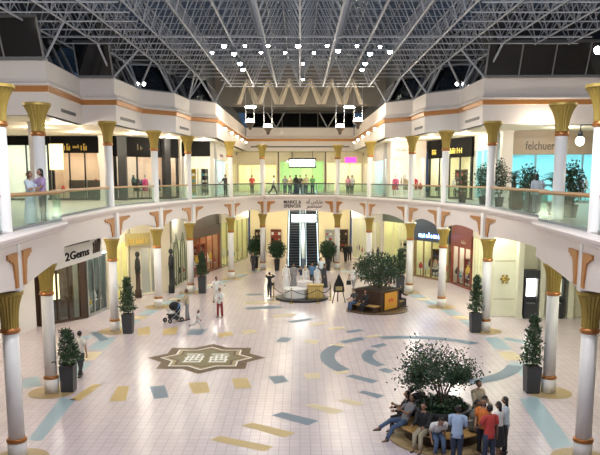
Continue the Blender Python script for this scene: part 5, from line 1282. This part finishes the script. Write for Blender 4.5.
for (px,py,yaw,hh,lab,kw) in (
  (286,288.5,PI,1.70,'man in a long white robe behind the left of the roped display',dict(top=CW,bottom=CW,dress='long',sleeves='long',scarf=CW)),
  (293.5,286.5,PI+.4,1.66,'person in a grey robe behind the white drum of the roped display',dict(top=CG,bottom=CG,dress='long',sleeves='long',hair='short')),
  (305.5,290,PI-.5,1.72,'woman in a white robe and beige headscarf at the middle of the display crowd',dict(top=CW,bottom=CW,dress='long',sleeves='long',scarf=CBE,female=True)),
  (312,285.5,PI,1.66,'person in a blue top in the crowd behind the display',dict(top=CBL,bottom=CDG)),
  (317,291,PI+.6,1.73,'person in a long white robe with pale blue scarf right of the display crowd',dict(top=CW,bottom=CW,dress='long',sleeves='long',scarf=CPB)),
  (324.5,287.5,-1.9,1.70,'person in dark grey seen from behind at the right end of the display crowd',dict(top=CDG,bottom=CDG,dress='long',sleeves='long',hair='short')),
  (301,283,PI+.2,1.2,'child in white and navy in the crowd behind the display',dict(top=CDJ,bottom=CW)),
  (321,279.5,PI,1.7,'person in a pale blue shirt at the back of the display crowd',dict(top=CPB,bottom=CDG)),
  (345.5,262.5,PI-.3,1.72,'man in black in front of the far right column, left of a pair',dict(top=CB,bottom=CB,sleeves='long')),
  (349.5,261.5,PI+.3,1.70,'man in charcoal in front of the far right column, right of a pair',dict(top=CDG,bottom=CB,sleeves='long')),
  (332.5,263,PI,1.66,'dark dressed woman beside the palm right of the escalators',dict(top=CDG,bottom=CDG,female=True,hair='long')),
  (380.5,285,-.3,1.60,'woman in brown with dark hair walking behind the square planter',dict(top=COL,bottom=CDG,female=True,hair='long')),
  (387.5,286.5,.3,1.78,'man in a light blue shirt and pink bottoms walking behind the square planter',dict(top=CLB,bottom=CPK)),
  (392.5,284.5,.3,1.6,'woman in grey walking beside the man in light blue behind the square planter',dict(top=CG,bottom=CDG,female=True)),
  ):
    x,y = gp(px,py); person(x,y,yaw,hh,lab,kw.pop('top'),kw.pop('bottom'),skin=1,hl=(.15,0),hr=(-.15,0),**kw)
x,y = gp(353.5,291.5); r = person(x,y,-.5,1.74,'man in a white shirt carrying a black bag, left of the square planter',CW,CG,'short',1,al=(.1,.55,.1),ar=(-.2,.2,.3),hl=(.3,0),hr=(-.3,0),kr=.35)
bag(r['hand_l'],blackc,'black bag in the left hand of the man in white by the square planter',.34,.30)
# -- seated on the square planter's benches
cI, sI = math.cos(IR), math.sin(IR)
def isl(lx, ly): return IX+lx*cI-ly*sI, IY+lx*sI+ly*cI
SIT = dict(pose='sit',hl=(1.45,.08),hr=(1.45,.10),kl=1.40,kr=1.45)
x,y = isl(-.62,-1.38); person(x,y,IR+PI-.2,1.68,'boy in a dark top and blue jeans seated at the left of the square planter',CDG,CJ,'short',1,seat=.486,al=(.6,.1,.9),ar=(.6,.1,.9),lean=.12,**SIT)
x,y = isl(.15,-1.36); person(x,y,IR+PI,1.66,'woman in black seated on the front bench of the square planter',CB,CB,'long',1,seat=.486,al=(.5,.1,.9),ar=(.5,.1,.9),female=True,sleeves='long',**SIT)
x,y = isl(-.35,1.36); person(x,y,IR,1.66,'man in a dark blue top seated behind the square planter',CBL,CDG,'short',1,seat=.486,al=(.5,.1,.9),ar=(.5,.1,.9),**SIT)
x,y = isl(.68,1.36); person(x,y,IR-.25,1.70,'man in black seated at the right side of the square planter',CB,CDG,'short',1,seat=.486,al=(.4,.2,.5),ar=(.7,.2,.6),sleeves='long',**SIT)
# -- foreground group around the round planter
def fb(deg, r=1.12): a = D(deg); return FX+r*math.cos(a), FY+r*math.sin(a), a-PI/2
x,y,a = fb(186,1.16); person(x,y,a+.15,1.76,'man in grey T-shirt and jeans lounging at the left of the round bench',CG,CJ,'short',1,pose='sit',seat=.475,lean=-.45,hl=(1.25,.02),hr=(1.62,-.10),kl=.75,kr=.55,al=(.5,.2,1.2),ar=(.6,.2,1.1),head=(.25,0))
x,y,a = fb(170,1.08); person(x,y+.1,a+.2,1.68,'woman in black leaning beside the lounging man on the round bench',CB,CB,'long',1,seat=.475,lean=-.1,al=(.5,.1,.9),ar=(.5,.1,.9),female=True,sleeves='long',**SIT)
x,y,a = fb(233,1.12); person(x,y,a,1.76,'man in a black shirt and khaki trousers seated with hands together on the round bench',CB,CKH,'short',1,seat=.475,lean=.10,al=(.55,.05,1.0),ar=(.55,.05,1.0),sleeves='long',head=(-.1,0),**SIT)
x,y,a = fb(140,1.06); person(x,y,a,1.70,'left one of the two dark seated people at the back of the round bench',COL,CB,'short',1,seat=.475,al=(.5,.1,.8),ar=(.5,.1,.8),**SIT)
x,y,a = fb(122,1.06); person(x,y,a,1.78,'right one of the two dark seated people at the back of the round bench',CDG,CB,'short',1,seat=.475,al=(.5,.1,.8),ar=(.5,.1,.8),**SIT)
x,y,a = fb(250,1.20); person(x,y,a+.5,1.74,'man in a white T-shirt and jeans bending forward on the front of the round bench',CW,CJ,'short',1,pose='sit',seat=.475,lean=.78,hl=(1.40,.15),hr=(1.42,.15),kl=1.35,kr=1.45,al=(.2,.1,.8),ar=(.3,.1,.9),head=(-.25,0))
x,y = gp(456,466.5); r = person(x,y,-.35,1.70,'man in light blue shirt standing at the front of the round bench',CLB,CDJ,'short',1,sleeves='long',al=(.5,.1,.9),ar=(.45,.1,1.1),lean=.08,head=(-.3,0))
pv = r['hand_r']; pc = MB(); pc.box(-.13,.13,-.09,.09,-.004,.004); pc.cur = 1; pc.box(-.04,.04,-.03,.03,.004,.006); o = pc.build('leaflet', [whitec, red], None, (pv.x+.05,pv.y+.06,pv.z+.045), .2); o.rotation_euler.x = -.5; tag(o,'white leaflet with a red mark held by the man in light blue','leaflet')
x,y,a = fb(318,1.12); person(x,y,a,1.80,'heavy man in an olive grey T-shirt seated on the right of the round bench',COL,CDG,'short',2,seat=.475,lean=.05,al=(.4,.1,.9),ar=(.4,.1,.9),fat=1.22,**SIT)
x,y,a = fb(350,1.10); person(x,y,a,1.72,'person in black with head bowed on the right of the round bench',CB,CB,'short',1,seat=.475,lean=.2,al=(.5,.1,.8),ar=(.5,.1,.8),sleeves='long',**SIT)
x,y = gp(476,437); person(x,y,PI+.5,1.76,'dark haired man in a beige shirt standing behind the group at right of the tree',CBE,CDG,'short',1,sleeves='long',al=(.4,.1,.8),ar=(.4,.1,.8))
x,y = gp(481.5,455); person(x,y,PI-.4,1.64,'long haired woman in an orange top standing left of the man in red',COR,CB,'long',1,female=True,al=(.25,.1,.3),ar=(.2,.1,.3),head=(-.2,0))
x,y = gp(488,467); person(x,y,.35,1.72,'man in a red T-shirt seen from behind, right of the round bench',CR,CDJ,'short',2,al=(.35,.15,.7),ar=(-.05,.15,.1),hl=(0,.08),hr=(0,.08))
x,y = gp(497.5,458.5); person(x,y,.9,1.62,'dark haired woman in a white top and dark skirt beside the man in red',CW,CB,'long',1,female=True,dress='short',al=(.2,.1,.5),ar=(.1,.1,.2))
x,y = gp(504,454); person(x,y,1.1,1.66,'woman with bushy dark hair and pale blue top, rightmost by the round bench',CPB,CB,'long',1,female=True,al=(.2,.1,.3),ar=(.0,.1,.2))
# -- upstairs
UG = dict(z=ZU+.006)
def up(px, Y, py=180): return xt(px,py,Y), Y
x,y = up(29,23.3); person(x,y,-1.9,1.66,'woman in a pale blue long tunic leaning on the left balustrade upstairs',CPB,CPB,'bun',1,female=True,sleeves='long',dress='long',al=(.6,.15,.8),ar=(.6,.15,.8),hcol=hairb,**UG)
x,y = up(41.5,23.4); person(x,y,2.3,1.74,'woman in a lilac top and dark trousers facing her friend at the left balustrade',CLI,CDG,'long',1,female=True,al=(.5,.2,.9),ar=(1.1,.2,1.6),**UG)
for k,(xx,yy) in enumerate(((-12.0,25.0),(-11.2,23.2))):
    person(xx,yy,.5+k,1.64,'dark haired person in black seated upstairs at the left edge, %s one' % ('farther','nearer')[k],CB,CB,'short',1,seat=.49,al=(.5,.1,.8),ar=(.5,.1,.8),sleeves='long',**SIT,**UG)
x,y = up(225.5,58.0); person(x,y,PI-.4,1.72,'person in dark clothes standing upstairs in front of the cyan shop on the left',CDG,CDG,'short',1,al=(.3,.5,.8),ar=(.3,.5,.8),**UG)
for (px,Y,yaw,hh,top,bot,lab,kw) in ((273.5,64.5,-PI/2,1.74,CW,CB,'man in white top and black trousers striding at the left of the far balcony',dict(hl=(.4,0),hr=(-.4,0),kr=.3)),
  (285,66,PI,1.66,CG,CDG,'person in grey on the far balcony, second from the left',{}),(290,66.4,PI,1.68,CBE,CDG,'person in beige on the far balcony, left of the woman in black',{}),
  (296,63.6,PI,1.72,CB,CB,'woman in a black abaya and headscarf at the middle of the far balcony',dict(dress='long',scarf=CB,sleeves='long',female=True)),
  (300,66.5,PI,1.70,CDG,CB,'person in charcoal on the far balcony, right of the woman in black',{}),
  (306,65,PI+.3,1.76,CBE,CDG,'tall man in beige with a pale shirt on the far balcony',{}),(312.5,65.5,PI,1.68,CGR,CDG,'person in green at the right of the far balcony group',{}),
  (348,64,PI,1.66,CPK,CDG,'woman in pink behind the far right balustrade upstairs',dict(female=True,hair='long')),(352,64.5,PI,1.7,CIV,CDG,'man in ivory behind the far right balustrade upstairs',{}),
  (252,66,PI,1.7,CR,CDG,'person in red in the left far corridor upstairs',{})):
    x,y = up(px,Y); person(x,y,yaw,hh,lab,top,bot,skin=1,**UG,**kw)
x,y = up(537,30.2); person(x,y,-.4,1.62,'person in pale grey seated behind the right balustrade upstairs under the palms',CPB,CG,'long',1,female=True,sleeves='long',pose='stand',**UG)
# ------------------------------------------------------------------ world and view
wd = bpy.data.worlds.new('night'); bpy.context.scene.world = wd; wd.use_nodes = True
wd.node_tree.nodes['Background'].inputs[0].default_value = (.030,.052,.090,1); wd.node_tree.nodes['Background'].inputs[1].default_value = 1.0
vs_ = bpy.context.scene.view_settings; vs_.view_transform = 'Standard'; vs_.look = 'None'; vs_.exposure = EXPOSURE; vs_.gamma = 1; vs_.use_curve_mapping = False
